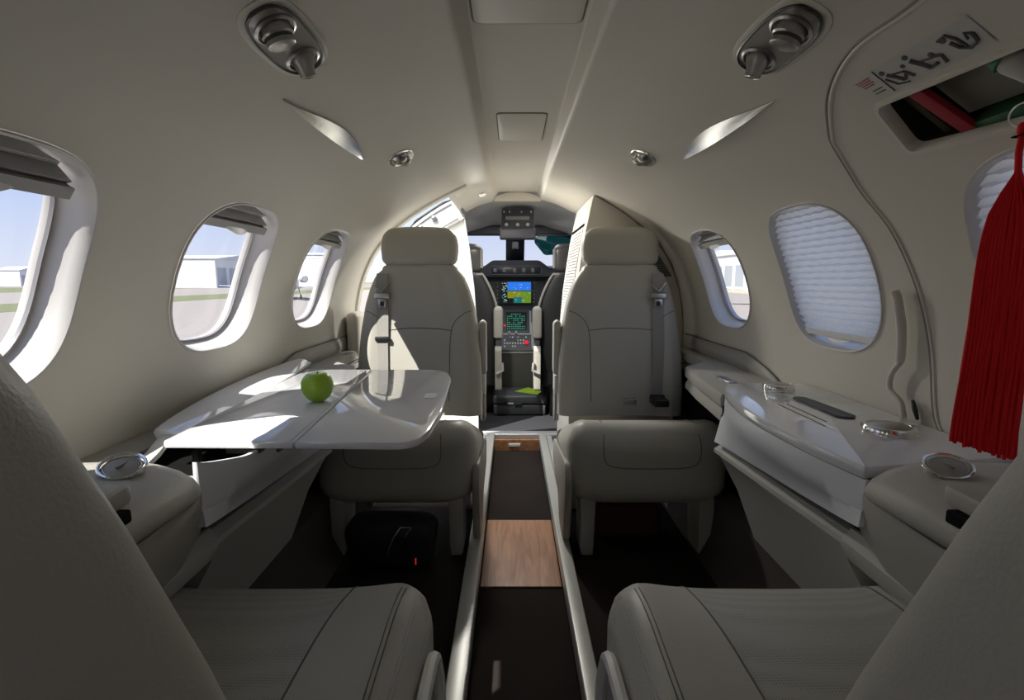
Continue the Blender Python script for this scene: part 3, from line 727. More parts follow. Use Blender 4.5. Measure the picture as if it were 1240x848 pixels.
# roof, sloping side walls, nose
obj('roof', loft([[(XC+x*k, y, z+dz) for x, z in ((-.62, .20), (-.55, .30), (-.40, .40), (-.2, .455), (0, .47), (.2, .455), (.40, .40), (.55, .30), (.62, .20))] for y, k, dz in ((2.96, 1.05, .040), (3.4, 1.0, .0), (3.95, .92, -.060))], closed=False), ck, cs)
for sd in (-1, 1):
    obj('side_wall', loft([[(XC+sd*x*k, y, z) for x, z in ((.66, -.02), (.70, -.3), (.66, -.7), (.5, -1.0))] for y, k in ((2.98, 1.0), (3.6, .97), (4.9, .80))], closed=False), ckd, cs)
    obj('side_post', hexa([(XC+sd*.62, 3.00, -.03), (XC+sd*.68, 3.00, -.03), (XC+sd*.68, 3.10, -.03), (XC+sd*.62, 3.10, -.03), (XC+sd*.60, 3.00, .27), (XC+sd*.66, 3.00, .27), (XC+sd*.66, 3.12, .27), (XC+sd*.60, 3.12, .27)]), ckd, cs)
    obj('side_post', hexa([(XC+sd*.58, 3.80, -.03), (XC+sd*.66, 3.80, -.03), (XC+sd*.66, 3.9, -.03), (XC+sd*.58, 3.9, -.03), (XC+sd*.52, 3.80, .24), (XC+sd*.58, 3.80, .24), (XC+sd*.58, 3.92, .24), (XC+sd*.52, 3.92, .24)]), ckd, cs)
obj('windshield_header', box(-.55, .60, 3.86, 3.96, .335, .405, .012), ckd, cs)
obj('center_post', hexa([(-.055, 4.55, .10), (.105, 4.55, .10), (.105, 4.62, .10), (-.055, 4.62, .10), (-.045, 3.90, .36), (.095, 3.90, .36), (.095, 3.97, .36), (-.045, 3.97, .36)]), mat('post', (.03, .035, .045), .4), cs)
obj('compass', box(-.0, .05, 4.0, 4.05, .24, .30, .008), mat('compass', (.12, .12, .13), .4), cs)
obj('nose_bulkhead', box(-.6, .66, 4.62, 4.66, -1.0, .12), ckd, cs)
# windshield glass
obj('windshield', loft([[(XC-.5, 3.93, .36), (XC, 3.96, .38), (XC+.5, 3.93, .36)], [(XC-.62, 4.50, .06), (XC, 4.66, .08), (XC+.62, 4.50, .06)]], closed=False), pane_glass, cs)
# overhead panel
t = thing('overhead_panel', 'small black overhead switch panel hanging at the top of the windshield', 'panel', (.03, 3.7, .27))
obj('housing', prism(rpoly([(-.072, .315), (.145, .315), (.138, .452), (-.065, .452)], .012), 'y', 3.32, 3.42, .004), ckd, t)
obj('lower_box', box(-.078, .150, 3.28, 3.40, .262, .325, .008), mat('box_dark', (.055, .055, .065), .5), t)
obj('display_strip', box(-.040, .110, 3.316, 3.321, .382, .404, .002), mat('strip', (.22, .22, .21), .4), t)
for x in (-.035, .036, .10): obj('knob', lathe([(.011, 0), (.010, .010), (.003, .012)], (x, 3.32, .352), (0, -1, 0), 16), mat('knob', (.45, .44, .42), .4), t)
for x in (-.05, -.015, .06, .12): obj('switch', box(x-.004, x+.004, 3.312, 3.321, .425, .436), mat('knob', (.45, .44, .42), .4), t)
# green sun visor
t = thing('sun_visor', 'dark green tinted sun visor at the right half of the windshield', 'visor', (.35, 3.9, .2))
obj('visor_glass', prism(rpoly([(.175, .325), (.50, .325), (.50, .20), (.24, .185), (.16, .28)], .02), 'y', 3.82, 3.826, .001), green_glass, t)
obj('visor_bar', box(.18, .50, 3.815, 3.83, .322, .335, .003), black, t)
# instrument panel
t = thing('instrument_panel', 'dark cockpit instrument panel under the glareshield, its central display lit', 'panel', (.03, 4.1, -.4))
obj('panel_face', hexa([(-.56, 4.10, -.24), (.62, 4.10, -.24), (.62, 4.2, -.24), (-.56, 4.2, -.24), (-.56, 4.10, .10), (.62, 4.10, .10), (.62, 4.2, .12), (-.56, 4.2, .12)], .006), mat('panel_grey', (.028, .03, .034), .5), t)
gs = rpoly([(-.60, .02), (-.60, .075), (-.24, .09), (-.15, .155), (.21, .155), (.30, .09), (.66, .075), (.66, .02), (.27, .03), (-.21, .03)], .02)
obj('glareshield', prism(gs, 'y', 3.98, 4.5, .004), mat('glareshield', (.03, .032, .036), .8), t)
obj('annunciator', box(-.16, .22, 3.972, 3.982, .052, .105, .004), mat('annun', (.012, .013, .015), .3), t)
obj('annunciator_rim', tube([(x, 3.974, z) for x, z in rpoly([(-.165, .048), (.225, .048), (.225, .11), (-.165, .11)], .008)+[(-.165, .056)]], .003, 6), mat('annun_rim', (.10, .10, .11), .4), t)
for x in (-.13, -.06, .02, .09, .16): obj('selector', box(x-.014, x+.014, 3.966, 3.973, .062, .094, .003), mat('annun_rim', (.10, .10, .11), .4), t)
def emis(n, c, s=1.0): return mat(n, (0, 0, 0), .5, spec=.2, emit=c, es=s)
def display(parent, x0, x1, z0, z1, y, rects, bez, nm='display', lean=0):
    P = lambda x, z, d=0: (x0+(x1-x0)*x, y-d+lean*(z1-z0)*z, z0+(z1-z0)*z)
    b = obj(nm, hexa([P(-bez, -bez, .012), P(1+bez, -bez, .012), P(1+bez, -bez, -.01), P(-bez, -bez, -.01), P(-bez, 1+bez, .012), P(1+bez, 1+bez, .012), P(1+bez, 1+bez, -.01), P(-bez, 1+bez, -.01)], .003), black, parent)
    for (a, c, e_, f, mm, d) in rects:
        obj('screen_area', ([P(a, e_, .0125+d), P(c, e_, .0125+d), P(c, f, .0125+d), P(a, f, .0125+d)], [(0, 1, 2, 3)]), mm, b)
    return b, P
bl, gn, bk_, cy, wt = emis('screen_blue', (.02, .17, .75), .8), emis('screen_green', (.10, .20, .01), .9), emis('screen_black', (.003, .004, .006), 1), emis('screen_cyan', (.05, .45, .42), .9), emis('screen_white', (.6, .65, .6), .7)
d, P = display(t, -.088, .150, -.178, -.010, 4.09, [(0, 1, 0, 1, bk_, 0), (.22, 1, .60, 1, bl, .0004), (.22, .80, .24, .57, emis('screen_olive', (.22, .24, .01), .7), .0004), (.70, 1, .02, .57, gn, .0004), (.42, .70, .02, .30, emis('screen_teal', (.01, .14, .13), .8), .0006)], .05)
rr = random.Random(3); q1 = []; q2 = []
for k in range(80):
    x = rr.choice([rr.uniform(.02, .19), rr.uniform(.02, .19), rr.uniform(.4, .96)]); z = rr.uniform(.03, .95); L = rr.uniform(.015, .05)
    (q1 if rr.random() < .6 else q2).append(([P(x, z, .0135), P(x+L, z, .0135), P(x+L, z+.018, .0135), P(x, z+.018, .0135)], [(0, 1, 2, 3)]))
obj('readouts', join(*q1), wt, d, kind='stuff'); obj('readouts', join(*q2), cy, d, kind='stuff')
for sx_ in (-1, 1):
    for k in range(6):
        obj('knob', lathe([(.007, 0), (.006, .010), (.002, .011)], (.03+sx_*(.145+.0), 4.10, -.17+.03*k), (0, -1, 0), 12), mat('knob_dark', (.10, .10, .10), .4), t)
for x in (-.40, .46):
    display(t, x-.12, x+.12, -.178, -.010, 4.09, [(0, 1, 0, 1, bk_, 0), (0, 1, .5, 1, bl, .0004), (0, 1, .1, .48, emis('screen_brown', (.16, .07, .01), .8), .0004)], .05)
# centre pedestal with flight-management unit and throttle
t = thing('centre_pedestal', 'grey centre pedestal with keypad screen and red-knobbed switches between the pilot seats', 'pedestal', (.03, 3.9, -.93))
obj('pedestal_body', hexa([(-.105, 3.78, -.93), (.175, 3.78, -.93), (.175, 4.1, -.93), (-.105, 4.1, -.93), (-.115, 3.74, -.50), (.18, 3.74, -.50), (.18, 4.1, -.50), (-.115, 4.1, -.50)], .01), mat('pedestal_grey', (.085, .083, .075), .7), t)
obj('pedestal_top', hexa([(-.115, 3.735, -.53), (.18, 3.735, -.53), (.18, 4.1, -.53), (-.115, 4.1, -.53), (-.135, 4.02, -.235), (.20, 4.02, -.235), (.20, 4.1, -.235), (-.135, 4.1, -.235)], .006), mat('pedestal_trim', (.27, .27, .28), .5), t)
def onp(x, u, d=0):   # sloping pedestal top, u = 0 bottom .. 1 top
    return Vector((x, 3.735+(4.02-3.735)*u-d*.72, -.53+.295*u+d*.70))
def pquad(x0, x1, u0, u1, d=.004, th=.006):
    a = [onp(x0, u0, d), onp(x1, u0, d), onp(x1, u1, d), onp(x0, u1, d)]; b = [onp(x0, u0, d-th), onp(x1, u0, d-th), onp(x1, u1, d-th), onp(x0, u1, d-th)]
    return loft([b, a])
obj('control_unit', pquad(-.075, .135, .46, 1.0), black, t)
scr = obj('screen_area', pquad(-.045, .115, .52, .96, .0055, .001), bk_, t)
obj('readouts', join(*[pquad(-.04+.016*i+.004*rr.random(), -.03+.016*i, .545+.05*j, .565+.05*j, .0062, .0004) for i in range(9) for j in range(8) if rr.random() < .75]), emis('screen_mint', (.03, .30, .16), .9), t, kind='stuff')
obj('control_unit', pquad(-.085, .145, .08, .42), black, t)
obj('switch_markings', join(*[pquad(-.06+.02*i, -.05+.02*i, .13+.07*j, .16+.07*j, .0062, .001) for i in range(9) for j in range(4) if rr.random() < .6]), mat('marks', (.40, .42, .40), .5), t, kind='stuff')
obj('red_knob', lathe([(.016, 0), (.018, .008), (.012, .016), (.002, .018)], onp(.108, .22, .006), (0, -.7, .7), 20), emis('red_lit', (.65, .02, .04), .8), t)
obj('red_knob', lathe([(.009, 0), (.008, .008), (.002, .010)], onp(-.055, .62, .006), (0, -.7, .7), 16), emis('red_lit', (.65, .02, .04), .8), t)
for x in (-.02, .03): obj('thrust_lever', join(tube([onp(x, .30), onp(x, .36, .05)], .005), lathe([(.010, 0), (.012, .012), (.004, .024)], onp(x, .36, .045), (0, -.5, .8), 16)), mat('lever', (.35, .35, .36), .35), t)
for x in (-.10, .165):
    obj('side_pod', pquad(x-.018, x+.018, .72, 1.0, .006, .01), dgrey, t)
# pilot seats
sheep = mat('pilot_side', (.27, .26, .23), .6)
def pilot_seat(side, label):
    cx = XC+side*(.35 if side > 0 else .335); t = thing('pilot_seat', label, 'seat', (cx, 3.45, -.93), 'pilot seats')
    O = sup(3.6, 56); rings = []
    def w_(z): return .205 if z < -.2 else .205-.09*((z+.2)/.24)**1.6
    for i in range(25):
        z = -.60+.64*i/24; rings.append([(cx+a*w_(z), 3.42+b*.06-.10*(z+.3), z) for a, b in O])
    for k, dz in ((.93, .012), (.7, .02), (.02, .022)): rings.append([(cx+a*w_(.04)*k, 3.42+b*.06*k-.034, .04+dz) for a, b in O])
    g = loft(rings); obj('backrest', g, black, t)
    obj('back_edging', tube([(cx+k_*(w_(z)+.002), 3.372-.10*(z+.3), z) for k_, z in [(-1, -.58+.62*i/20) for i in range(21)]+[(1, .04-.62*i/20) for i in range(21)]], .008), sheep, t)
    obj('headrest', block(cx, 3.38, .055, .235, .115, .045, 3.2, .05, .03, .004, 0, 48), mat('pilot_leather', (.06, .055, .055), .35), t)
    obj('headrest_edge', tube([(cx-side*.108, 3.345, z) for z in (.08, .12, .17, .20)], .010), sheep, t)
    ia = cx-side*.215
    obj('armrest', block(ia, 3.36, -.375, -.165, .032, .035, 4, .03, .01, .002, 0, 32), sheep, t)
    obj('armrest_hinge', box(ia-.020, ia+.020, 3.34, 3.40, -.60, -.375, .006), ckd, t)
    obj('seat_bucket', block(cx, 3.56, -.72, -.50, .200, .165, 6, .05, .03, .008, 0, 56), black, t)
    obj('side_bracket', prism(rpoly([(3.30, -.44), (3.36, -.42), (3.42, -.55), (3.42, -.70), (3.30, -.72)], .02), 'x', ia-.022, ia+.022, .004), sheep, t)
    obj('lever', tube([(ia-side*.025, 3.29, -.53), (ia-side*.03, 3.285, -.58), (ia+side*.01, 3.285, -.60)], .009), silver, t)
    obj('seat_foot', box(cx-.12, cx+.12, 3.45, 3.70, -.93, -.70, .01), ckd, t)
pilot_seat(-1, 'black pilot seat with pale folded armrest on the left side of the cockpit')
pilot_seat(1, 'black pilot seat with pale folded armrest on the right side of the cockpit')
# flight case and the green sheet on it
t = thing('flight_case', 'dark grey flight case on the cockpit floor between the pilot seats', 'case', (.03, 3.65, -.93))
obj('case_body', box(-.130+.0, .235, 3.47, 3.76, -.9295, -.855, .012), mat('case_grey', (.055, .06, .066), .55), t)
obj('case_lid', box(-.134, .239, 3.465, 3.765, -.852, -.790, .014), mat('case_grey', (.055, .06, .066), .55), t)
obj('latch', box(.02, .07, 3.458, 3.467, -.862, -.838, .003), black, t); obj('badge', box(-.03, .01, 3.458, 3.466, -.850, -.838, .002), mat('badge', (.4, .42, .44), .4), t)
t = tag(obj('green_sheet', prism([(.02, 3.60), (.18, 3.50), (.215, 3.60), (.12, 3.74)], 'z', -.7895, -.786), mat('lime', (.30, .48, .03), .5)), 'lime green folded sheet lying on the grey flight case', 'sheet')

# ---------------------------------------------------------------- headliner fittings
def plate(side, y, s, hy, hs, n, th, rot=0, inner=1.0, base=0):
    a, ty, ts, nn = frame_at(side, y, s); cr, sr = math.cos(rot), math.sin(rot)
    def Pn(u, v, h):
        q = sp(side, y+u*cr-v*sr, s+u*sr+v*cr); return q+sn(side, s+u*sr+v*cr)*-h
    rings = []
    for k, h in ((1, 0), (1, th*.6), (.96, th), (.5, th), (.02, th)): rings.append([Pn(c*hy*k, d_*hs*k, h+base) for c, d_ in sup(n, 48)])
    return loft(rings), Pn, nn
def psu(side, label):
    t = thing('passenger_service_unit', label, 'service unit', tuple(sp(side, .83, .25)))
    rot = .0
    g, Pn, nn = plate(side, .828, .25, .105, .046, 3.0, .003, rot)
    obj('surround', g, liner_trim, t)
    g, Pn, nn = plate(side, .828, .25, .096, .038, 2.8, .006, rot); pg = obj('plate', g, brushed, t)
    rim_ = [Pn(c*.094, d_*.037, .006) for c, d_ in sup(2.8, 48)]; obj('plate_rim', tube(rim_+rim_[:1], .0022, 6), dark_metal, t)
    c1 = Pn(-.045, 0, .006); n1 = (nn+Vector((0, .25, -.35))).normalized()
    lamp = obj('lamp_socket', lathe([(.031, -.002), (.031, .003), (.027, .005), (.025, -.002)], c1, nn, 36), brushed, t)
    obj('reading_lamp', lathe([(.024, -.006), (.023, .009), (.020, .012), (.0205, .022), (.017, .024), (.002, .022)], c1, n1, 36), brushed, t)
    obj('lamp_band', lathe([(.0208, .011), (.0208, .016), (.0200, .016)], c1, n1, 36), dark_metal, t)
    c2 = Pn(.052, 0, .006); n2 = (nn+Vector((side*.1, .45, -.7))).normalized()
    obj('gasper_socket', lathe([(.028, -.002), (.028, .003), (.024, .005), (.021, -.003)], c2, nn, 36), brushed, t)
    obj('air_nozzle', lathe([(.019, -.008), (.019, .004), (.013, .018), (.0125, .028), (.0105, .028), (.009, .020)], c2, n2, 28), brushed, t)
    obj('nozzle_ring', ring_tube(c2+n2*.028, n2, .0118, .0012, 28, 6), chrome, t)
psu(-1, 'chrome-nozzled reading lamp and air outlet unit in the headliner above the table')
psu(1, 'chrome-nozzled reading lamp and air outlet unit in the headliner beside the stowage panel')
def small_vent(side, label):
    t = thing('spot_lamp', label, 'lamp', tuple(sp(side, 1.59, .24)))
    g, Pn, nn = plate(side, 1.592, .24, .062, .040, 2.2, .004); obj('bezel', g, chrome, t)
    for u, r in ((-.020, .023), (.022, .019)):
        c = Pn(u, .004*(1 if u < 0 else -1), .004); obj('spot', lathe([(r, -.002), (r*.95, .008), (r*.6, .014), (.001, .016)], c, (nn+Vector((0, -.5, -.2))).normalized(), 24), brushed, t)
small_vent(-1, 'small chrome twin spot lamp in the left headliner near the entry door'); small_vent(1, 'small chrome twin spot lamp in the right headliner near the partition')
def swoosh(side, label):
    rows = []; n = 30
    for i in range(n+1):
        u = i/n; y = .965+.465*u; s = .330-.010*u; w_ = .0335*(math.sin(math.pi*min(1, u*.98+.01))**1.15)*(.62+.62*u)+.0006
        r = []
        for k in range(5):
            v = k/4; q = sp(side, y, s-w_*v); h = .004+.016*math.sin(math.pi*u)**.7*(1-v)**1.3
            r.append(q-sn(side, s)*h)
        r += [sp(side, y, s-w_)-sn(side, s)*.0, sp(side, y, s)-sn(side, s)*.0]
        rows.append(r)
    return tag(obj('reflector_blade', loft(rows), mat('mirror', (.62, .62, .61), .22, metal=1), angle=50), label, 'reflector')
swoosh(-1, 'leaf-shaped mirror-bright blade on the left headliner above the second window'); swoosh(1, 'leaf-shaped dull grey mirror blade on the right headliner')

# removable panel outline on the right wall, stowage bin, decal
pts = [(.50, .300), (.641, .328), (.763, .332), (.862, .369), (.935, .425), (.972, .472), (.998, .57), (.978, .664), (.960, .78), (.946, .89), (.932, 1.013), (.888, 1.075)]
path = [sp(1, p[0], p[1], .0003) for p in smooth_pts([(a, b, 0) for a, b in pts], 8)]
t = struct('trim_7', (.7, .8, -.3))
obj('panel_gap', tube(path, .0024, 8), mat('groove_light', (.33, .31, .27), .7), t)
obj('panel_highlight', tube([sp(1, p[0]-.007, p[1]+(.004 if p[1] < .45 else 0), .0) for p in smooth_pts([(a, b, 0) for a, b in pts], 8)], .0034, 8), liner_trim, t)  # paler tube painted as the highlight along the stepped panel edge
bn = thing('stowage_bin', 'recessed overhead stowage bin with rounded frame in the right wall', 'bin', (.62, .7, .19))
fr = []
Bc = (sum(p[0] for p in BIN)/len(BIN), sum(p[1] for p in BIN)/len(BIN))
def bs(k, off, dk=0): return [sp(1, Bc[0]+(p[0]-Bc[0])*(1+k/.13), Bc[1]+(p[1]-Bc[1])*(1+k/.05), off) for p in BIN]
obj('bin_frame', loft([bs(.0075, .0), bs(.006, -.005), bs(.001, -.005), bs(-.0025, .0), bs(-.003, .014)], cap=(False, False)), liner_trim, bn)
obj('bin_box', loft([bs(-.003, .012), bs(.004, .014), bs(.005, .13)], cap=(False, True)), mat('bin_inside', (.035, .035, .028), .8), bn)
def inbin(y, s, off): return sp(1, y, s, off)
def slab(name, y0, y1, s0, s1, o0, o1, m, shear=0, lean=0):
    p = []
    for off in (o1, o0):
        for y, s in ((y0, s0), (y1, s0), (y1+shear, s1), (y0+shear, s1)): p.append(inbin(y, s, off+lean*(s-s0)))
    return obj(name, hexa(p, .001), m)
tag(slab('red_booklet', .762, .784, .440, .530, .012, .022, mat('red_cover', (.34, .012, .03), .5), -.022), 'dark red booklet leaning in the stowage bin', 'booklet')
tag(slab('green_folder', .788, .793, .438, .50, .018, .030, mat('green_cover', (.02, .22, .11), .4), -.022), 'thin green folder behind the red booklet in the stowage bin', 'folder')
tag(slab('dark_booklet', .800, .812, .452, .528, .025, .08, mat('olive', (.055, .05, .02), .5), -.012), 'dark olive booklet at the forward end of the stowage bin', 'booklet')
tb_ = tag(slab('paper_packet', .650, .785, .442, .522, .046, .056, mat('paper_grey', (.30, .29, .24), .7), -.012), 'beige printed packet standing in the middle of the stowage bin', 'packet')
for k in range(2):
    o_ = slab('print_line', .665, .700-.006*k, .474+.006*k, .4757+.006*k, .0445, .0458, mat('ink', (.05, .05, .05), .7)); tb_w = tb_.location
    o_.parent = tb_; o_.location = o_.location-tb_w
tag(slab('green_bag', .60, .745, .524, .540, .016, .05, mat('green_bag', (.015, .09, .03), .5)), 'crumpled dark green bag along the floor of the stowage bin', 'bag')
t = thing('rolled_towel', 'pale rolled cloth with a green end at the right end of the stowage bin', 'towel', tuple(sp(1, .62, .5)))
a = sp(1, .655, .455, .022); b = sp(1, .595, .530, .016)
obj('roll', tube([a+(b-a)*(k/8) for k in range(9)], [.012, .016, .0165, .017, .016, .017, .0165, .016, .013], 20), mat('towel', (.55, .54, .50), .9, bump=.4), t)
obj('green_end', tube([a-(b-a)*.12, a-(b-a)*.02, a+(b-a)*.05], [.010, .015, .0170], 20), mat('green_cover2', (.05, .22, .09), .6), t)
# safety placard with brace-position figures
t = thing('safety_placard', 'pale placard with three brace-position pictograms above the stowage bin', 'placard', tuple(sp(1, .72, .385)))
def pq(y0, y1, s0, s1, sk=0): return ([tuple(sp(1, y, s, -.0008)) for y, s in [(y0+(y1-y0)*i/8, s0) for i in range(9)]]+[tuple(sp(1, y, s, -.0008)) for y, s in [(y0+(y1-y0)*i/8, s1) for i in range(9)]], [(i, i+1, i+10, i+9) for i in range(8)])
obj('placard_film', pq(.618, .770, .376, .424), mat('film', (.58, .57, .53), .35), t)
obj('placard_film', pq(.773, .818, .376, .424), mat('film2', (.62, .60, .56), .35), t)
ink = mat('pictogram_ink', (.10, .10, .095), .7)
def stroke(pts_, r): return tube([sp(1, y, s, -.0016) for y, s in pts_], r, 6)
def disc(y, s, r): return lathe([(r, 0), (r, .001), (.0003, .0012)], sp(1, y, s, -.001), -sn(1, s), 14)
def pictogram(yc, kind):
    m = lambda L: [(yc-u*.0235, .401+v*.0235) for u, v in L]
    if kind == 0: g = [disc(*m([(-.75, -.55)])[0], .0038), stroke(m([(-.55, -.3), (-.2, .1), (.1, .5)]), .0026), stroke(m([(.1, .5), (.5, .1), (.75, .55)]), .0022), stroke(m([(-.4, -.2), (.0, -.1), (.45, .0)]), .0016), stroke(m([(-.9, -.1), (-.5, .6), (.2, .75)]), .0014), disc(*m([(.65, -.3)])[0], .0032)]
    elif kind == 1: g = [disc(*m([(-.8, -.7)])[0], .0040), stroke(m([(-.7, -.4), (-.3, .2), (-.1, .6)]), .0032), stroke(m([(-.1, .6), (.4, .5)]), .0024), disc(*m([(.45, -.1)])[0], .0038), stroke(m([(.45, .0), (.9, .2), (.8, .7)]), .0024), stroke(m([(-.6, -.1), (-.1, .0), (.4, .1)]), .0014)]
    else: g = [disc(*m([(-.5, -.5)])[0], .0045), stroke(m([(-.7, -.6), (-.2, -.7), (.1, -.2), (.2, .4)]), .0020), stroke(m([(-.3, -.2), (-.1, .3), (.3, .6), (.8, .4), (.9, -.1)]), .0026), stroke(m([(.9, -.1), (.6, -.3), (.5, .1)]), .0014)]
    obj('pictogram', join(*g), ink, t)
for k, yc in enumerate((.745, .698, .650)): pictogram(yc, k)
for k in range(4): obj('print_line', stroke([(.812-.002*k, .384+.0042*k), (.784+.003*(k % 2), .384+.0042*k)], .0009), mat('red_ink', (.45, .08, .07), .7), t)
for k in range(2): obj('print_line', stroke([(.800, .407+.006*k), (.782, .407+.006*k)], .0009), ink, t)
obj('print_rule', stroke([(.7715, .378), (.7715, .422)], .0008), ink, t)

# red tassel hanging from a split ring
rt = mat('tassel_red', (.78, .006, .012), .85, bump=.2, bscale=200)
TX, TY = .598, .628
t = thing('red_tassel', 'large flat red streamer tassel hanging from a ring on the stowage bin', 'tassel', (TX, TY, -.215))
obj('split_ring', ring_tube((TX-.002, TY, .192), (1, .6, .2), .013, .0012, 36, 6), chrome, t)
obj('knot', block(TX, TY, .168, .184, .0055, .0055, 2.2, .005, .005, 0, 0, 20), rt, t)
obj('cord', tube([(TX, TY, .172), (TX-.001, TY+.001, .15), (TX+.001, TY, .12)], .0036, 10), rt, t)
NS = 44; rng = random.Random(11)
dirx, diry = -.72, .69     # the flat of the tassel runs mostly along the cabin
V = []
def width(z):
    L = [(.125, .003), (.105, .012), (.075, .022), (.04, .0245), (-.05, .0265), (-.22, .0305)]
    for a, b in zip(L, L[1:]):
        if z >= b[0]: u = (a[0]-z)/(a[0]-b[0]); return a[1]+(b[1]-a[1])*u
    return L[-1][1]
for k in range(NS):
    u = (k+.5)/NS*2-1; lay = (k % 3-1)*.0035; ph = rng.uniform(0, 6); zb = -.213+rng.uniform(-.004, .004)+.006*u
    pts_ = []
    for i in range(15):
        z = .128+(zb-.128)*i/14; wv = width(z); a = u*wv+.0012*math.sin(ph+z*30)
        pts_.append((TX+dirx*a+lay*(.4+wv*12)+.001*math.sin(ph+z*22), TY+diry*a, z))
    obj('strand', tube(pts_, [.0006+.0016*min(1, i/3) for i in range(15)], 6), rt, t)

# wall handle on the right
t = thing('grab_bar', 'slim cream cranked bar standing against the right wall beside the larger cup holder', 'grab bar', (.72, .93, -.27))
hp = [(.992, .778), (.988, .80), (.988, .862), (.995, .925), (1.018, .955), (1.020, .985), (.992, 1.004), (.984, 1.018), (.979, 1.036)]
pw = [sp(1, y, s, -.018) for y, s in hp]
obj('upper_grip', tube([Vector(p) for p in smooth_pts(pw[:4], 5)], [.006]+[.0085]*14+[.007], 12), liner_trim, t)
obj('lower_rod', tube([Vector(p) for p in smooth_pts(pw[3:], 6)], .0055, 10), liner_trim, t)
obj('catch', tube([sp(1, .970, .998, -.010), sp(1, .958, 1.012, -.014), sp(1, .955, 1.032, -.010)], [.003, .005, .003], 8), black, t)
t = tag(obj('sill_latch', hexa([(-.700, 1.02, -.296), (-.665, 1.00, -.296), (-.66, 1.06, -.296), (-.695, 1.08, -.296), (-.700, 1.02, -.286), (-.67, 1.00, -.288), (-.665, 1.06, -.286), (-.695, 1.08, -.286)], .003), liner_trim), 'small pale latch on the left ledge behind the open lid', 'latch')
# left sill behind the lid
obj('trim_8', prism([(-.655, .70), (-.735, .70), (-.735, 1.46), (-.72, 1.60), (-.655, 1.60)], 'z', -.312, -.298, .002), leather_dark, kind='structure')
# things under the front seats
t = thing('travel_bag', 'black soft bag with an upright strap under the left aft-facing seat', 'bag', (-.36, 1.66, -.93))
obj('bag_body', block(-.40, 1.62, -.928, -.775, .15, .09, 3.4, .05, .03, .01, .01, 48), mat('bag_black', (.016, .013, .013), .75, bump=.4, bscale=200), t)
obj('bag_handle', loft([[(x-.016, y, z), (x+.016, y-.004, z), (x+.016, y, z+.006), (x-.016, y+.004, z+.006)] for x, y, z in ((-.378, 1.50, -.885), (-.37, 1.49, -.85), (-.355, 1.45, -.80), (-.335, 1.44, -.755), (-.318, 1.45, -.735))]), mat('bag_strap', (.03, .028, .028), .6), t)
obj('strap_edge', tube([(-.386, 1.487, -.85), (-.371, 1.447, -.80), (-.351, 1.437, -.755), (-.334, 1.447, -.733), (-.302, 1.447, -.733), (-.319, 1.437, -.757)], .0016, 6), silver, t)
obj('red_glint', box(-.299, -.296, 1.478, 1.481, -.87, -.850), emis('red_glint', (.5, .02, .01), .6), t)  # tiny emissive red box standing in for a glint by the bag
t = thing('life_vest_pouch', 'dark red-brown pouch on the floor under the right aft-facing seat', 'pouch', (.45, 1.85, -.93))
obj('pouch', block(.42, 1.80, -.928, -.80, .12, .05, 6, .02, .02, 0, 0, 32), mat('pouch_red', (.075, .016, .010), .7), t)

# ---------------------------------------------------------------- airfield outside
G = -2.1
gm_ = mat('tarmac', (.27, .245, .225), .9, spec=.1, var=.12)
obj('ground', prism([(-900, -400), (900, -400), (900, 900), (-900, 900)], 'z', G-.5, G), gm_, kind='structure')
def strip(x0, x1, col, nm, k=.012): return obj(nm, prism([(x0, -300), (x1, -300), (x1, 700), (x0, 700)], 'z', G, G+k), mat(nm+'_m', col, .95, spec=.1, var=.2), kind='structure')
strip(-46, -34, (.15, .165, .09), 'trim_9'); strip(-150, -90, (.16, .175, .10), 'trim_10', .02); strip(38, 60, (.40, .36, .26), 'trim_11')
hang = mat('hangar_wall', (.66, .66, .67), .6); hroof = mat('hangar_roof', (.55, .57, .60), .6); hdark = mat('hangar_door', (.35, .38, .42), .6)
def building(x, y, w_, d_, h, label, roofh=1.5, tall=False):
    t = thing('hangar', label, 'building', (x, y, G))
    obj('walls', box(x-w_/2, x+w_/2, y-d_/2, y+d_/2, G, G+h), hang, t, smooth=False)
    obj('roof', prism([(y-d_/2-.3, G+h), (y+d_/2+.3, G+h), (y, G+h+roofh)], 'x', x-w_/2-.3, x+w_/2+.3), hroof, t, smooth=False)
    xs = x+w_/2 if x < 0 else x-w_/2
    n = max(2, int(d_/6))
    for k in range(n):
        yy = y-d_/2+d_*(k+.5)/n; obj('hangar_door', box(xs-.05, xs+.05, yy-d_/n*.36, yy+d_/n*.36, G, G+h*.7), hdark, t, smooth=False)
building(-190, 200, 9, 10, 6, 'small white hangar far off, seen in the leftmost window')
building(-98, 165, 22, 26, 8.5, 'white hangar seen through the second window on the left')
building(-76, 215, 18, 30, 12, 'pale hangar seen through the third window on the left')
building(58, 128, 14, 30, 8, 'white hangar seen through the clear window on the right')
for i, (x, y, h) in enumerate(((-160, 90, 5), (-165, 140, 6), (-170, 40, 5), (120, 260, 7))):
    g = join(*[(lambda b: b)(block(x+rng.uniform(-3, 3), y+k*9-18, G, G+h*rng.uniform(.6, 1), 6, 6, 2.4, h*.25, 1, 0, 0, 16)) for k in range(5)])
    obj('tree_line_%d' % i, g, mat('tree_green', (.06, .075, .05), .95), kind='stuff').name = 'tree_line'
for o_ in [o for o in C.objects if o.name.startswith('tree_line')]:
    o_['label'] = 'low dark band of distant trees on the airfield horizon'; o_['category'] = 'trees'; o_['group'] = 'distant trees'
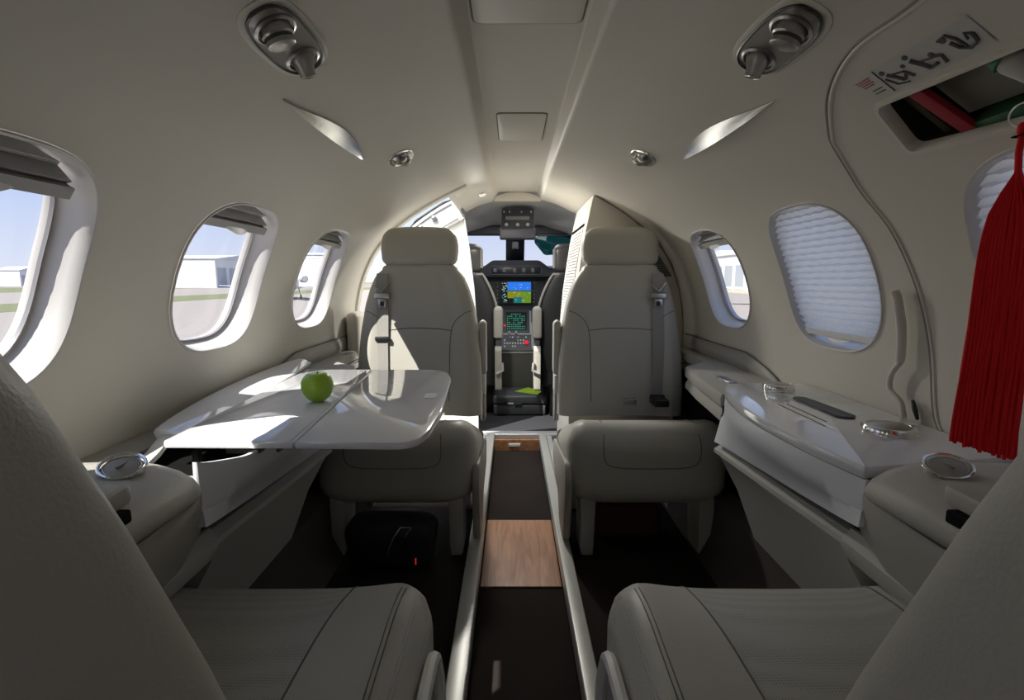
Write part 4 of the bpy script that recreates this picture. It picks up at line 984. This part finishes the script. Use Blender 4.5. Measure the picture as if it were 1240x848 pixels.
def parked_jet(x, y, ang, label):
    t = thing('parked_aircraft', label, 'aircraft', (x, y, G)); R_ = Matrix.Rotation(ang, 4, 'Z')
    def W(p): return R_ @ Vector(p)+Vector((x, y, G))
    def T(g): return [tuple(W(p)) for p in g[0]], g[1]
    wm = mat('jet_white', (.80, .80, .81), .3)
    rings = []
    for yy, r, z in ((-7, .15, 2.1), (-5.5, .55, 2.0), (-3, .85, 1.85), (1, .9, 1.8), (4, .85, 1.75), (5.6, .55, 1.6), (6.4, .12, 1.45)):
        rings.append([(r*math.cos(a), yy, z+r*math.sin(a)) for a in [2*math.pi*k/24 for k in range(24)]])
    obj('fuselage', T(loft(rings)), wm, t)
    for sd in (-1, 1):
        obj('wing', T(hexa([(sd*.6, -1.6, 1.2), (sd*.6, 1.2, 1.2), (sd*7, -.8, 1.55), (sd*7, -1.8, 1.55), (sd*.6, -1.6, 1.4), (sd*.6, 1.2, 1.4), (sd*7, -.8, 1.62), (sd*7, -1.8, 1.62)])), wm, t)
        obj('engine', T(lathe([(.3, 0), (.42, .3), (.42, 1.5), (.3, 2.2)], (sd*1.25, -4.6, 2.3), (0, 1, 0), 20)), mat('engine_grey', (.4, .41, .43), .4), t)
        obj('tailplane', T(hexa([(sd*.05, -7.5, 4.3), (sd*.05, -6.3, 4.3), (sd*2.6, -7.2, 4.35), (sd*2.6, -7.8, 4.35), (sd*.05, -7.5, 4.4), (sd*.05, -6.3, 4.4), (sd*2.6, -7.2, 4.42), (sd*2.6, -7.8, 4.42)])), wm, t)
        obj('wheel', T(lathe([(.25, 0), (.25, .16)], (sd*1.2-.08, -.8, .25), (1, 0, 0), 18)), black, t)
    obj('fin', T(hexa([(-.08, -7.4, 2.1), (.08, -7.4, 2.1), (.08, -5.0, 2.4), (-.08, -5.0, 2.4), (-.06, -7.9, 4.4), (.06, -7.9, 4.4), (.06, -6.7, 4.4), (-.06, -6.7, 4.4)])), wm, t)
    obj('windscreen', T(prism([(4.6, 2.0), (5.4, 1.95), (4.9, 2.3), (4.2, 2.4)], 'x', -.55, .55)), mat('jet_window', (.05, .06, .08), .1), t)
    obj('gear', T(join(tube([(0, 4.6, .25), (0, 4.6, 1.3)], .06), tube([(1.2, -.8, .25), (1.0, -.8, 1.3)], .06), tube([(-1.2, -.8, .25), (-1.0, -.8, 1.3)], .06), lathe([(.2, 0), (.2, .14)], (-.07, 4.6, .2), (1, 0, 0), 18))), mat('engine_grey', (.4, .41, .43), .4), t)
parked_jet(-26, 60, .5, 'white business jet parked outside beyond the third left window')
parked_jet(24, 44, -.6, 'white business jet parked outside beyond the clear right window')
# rounded valance that closes the ceiling channel towards the cockpit
obj('trim_3', prism([(XC+.135*math.cos(math.pi*k/16), .450+.050*math.sin(math.pi*k/16)) for k in range(17)], 'y', 3.0, 3.03, .003), liner_trim, kind='structure')
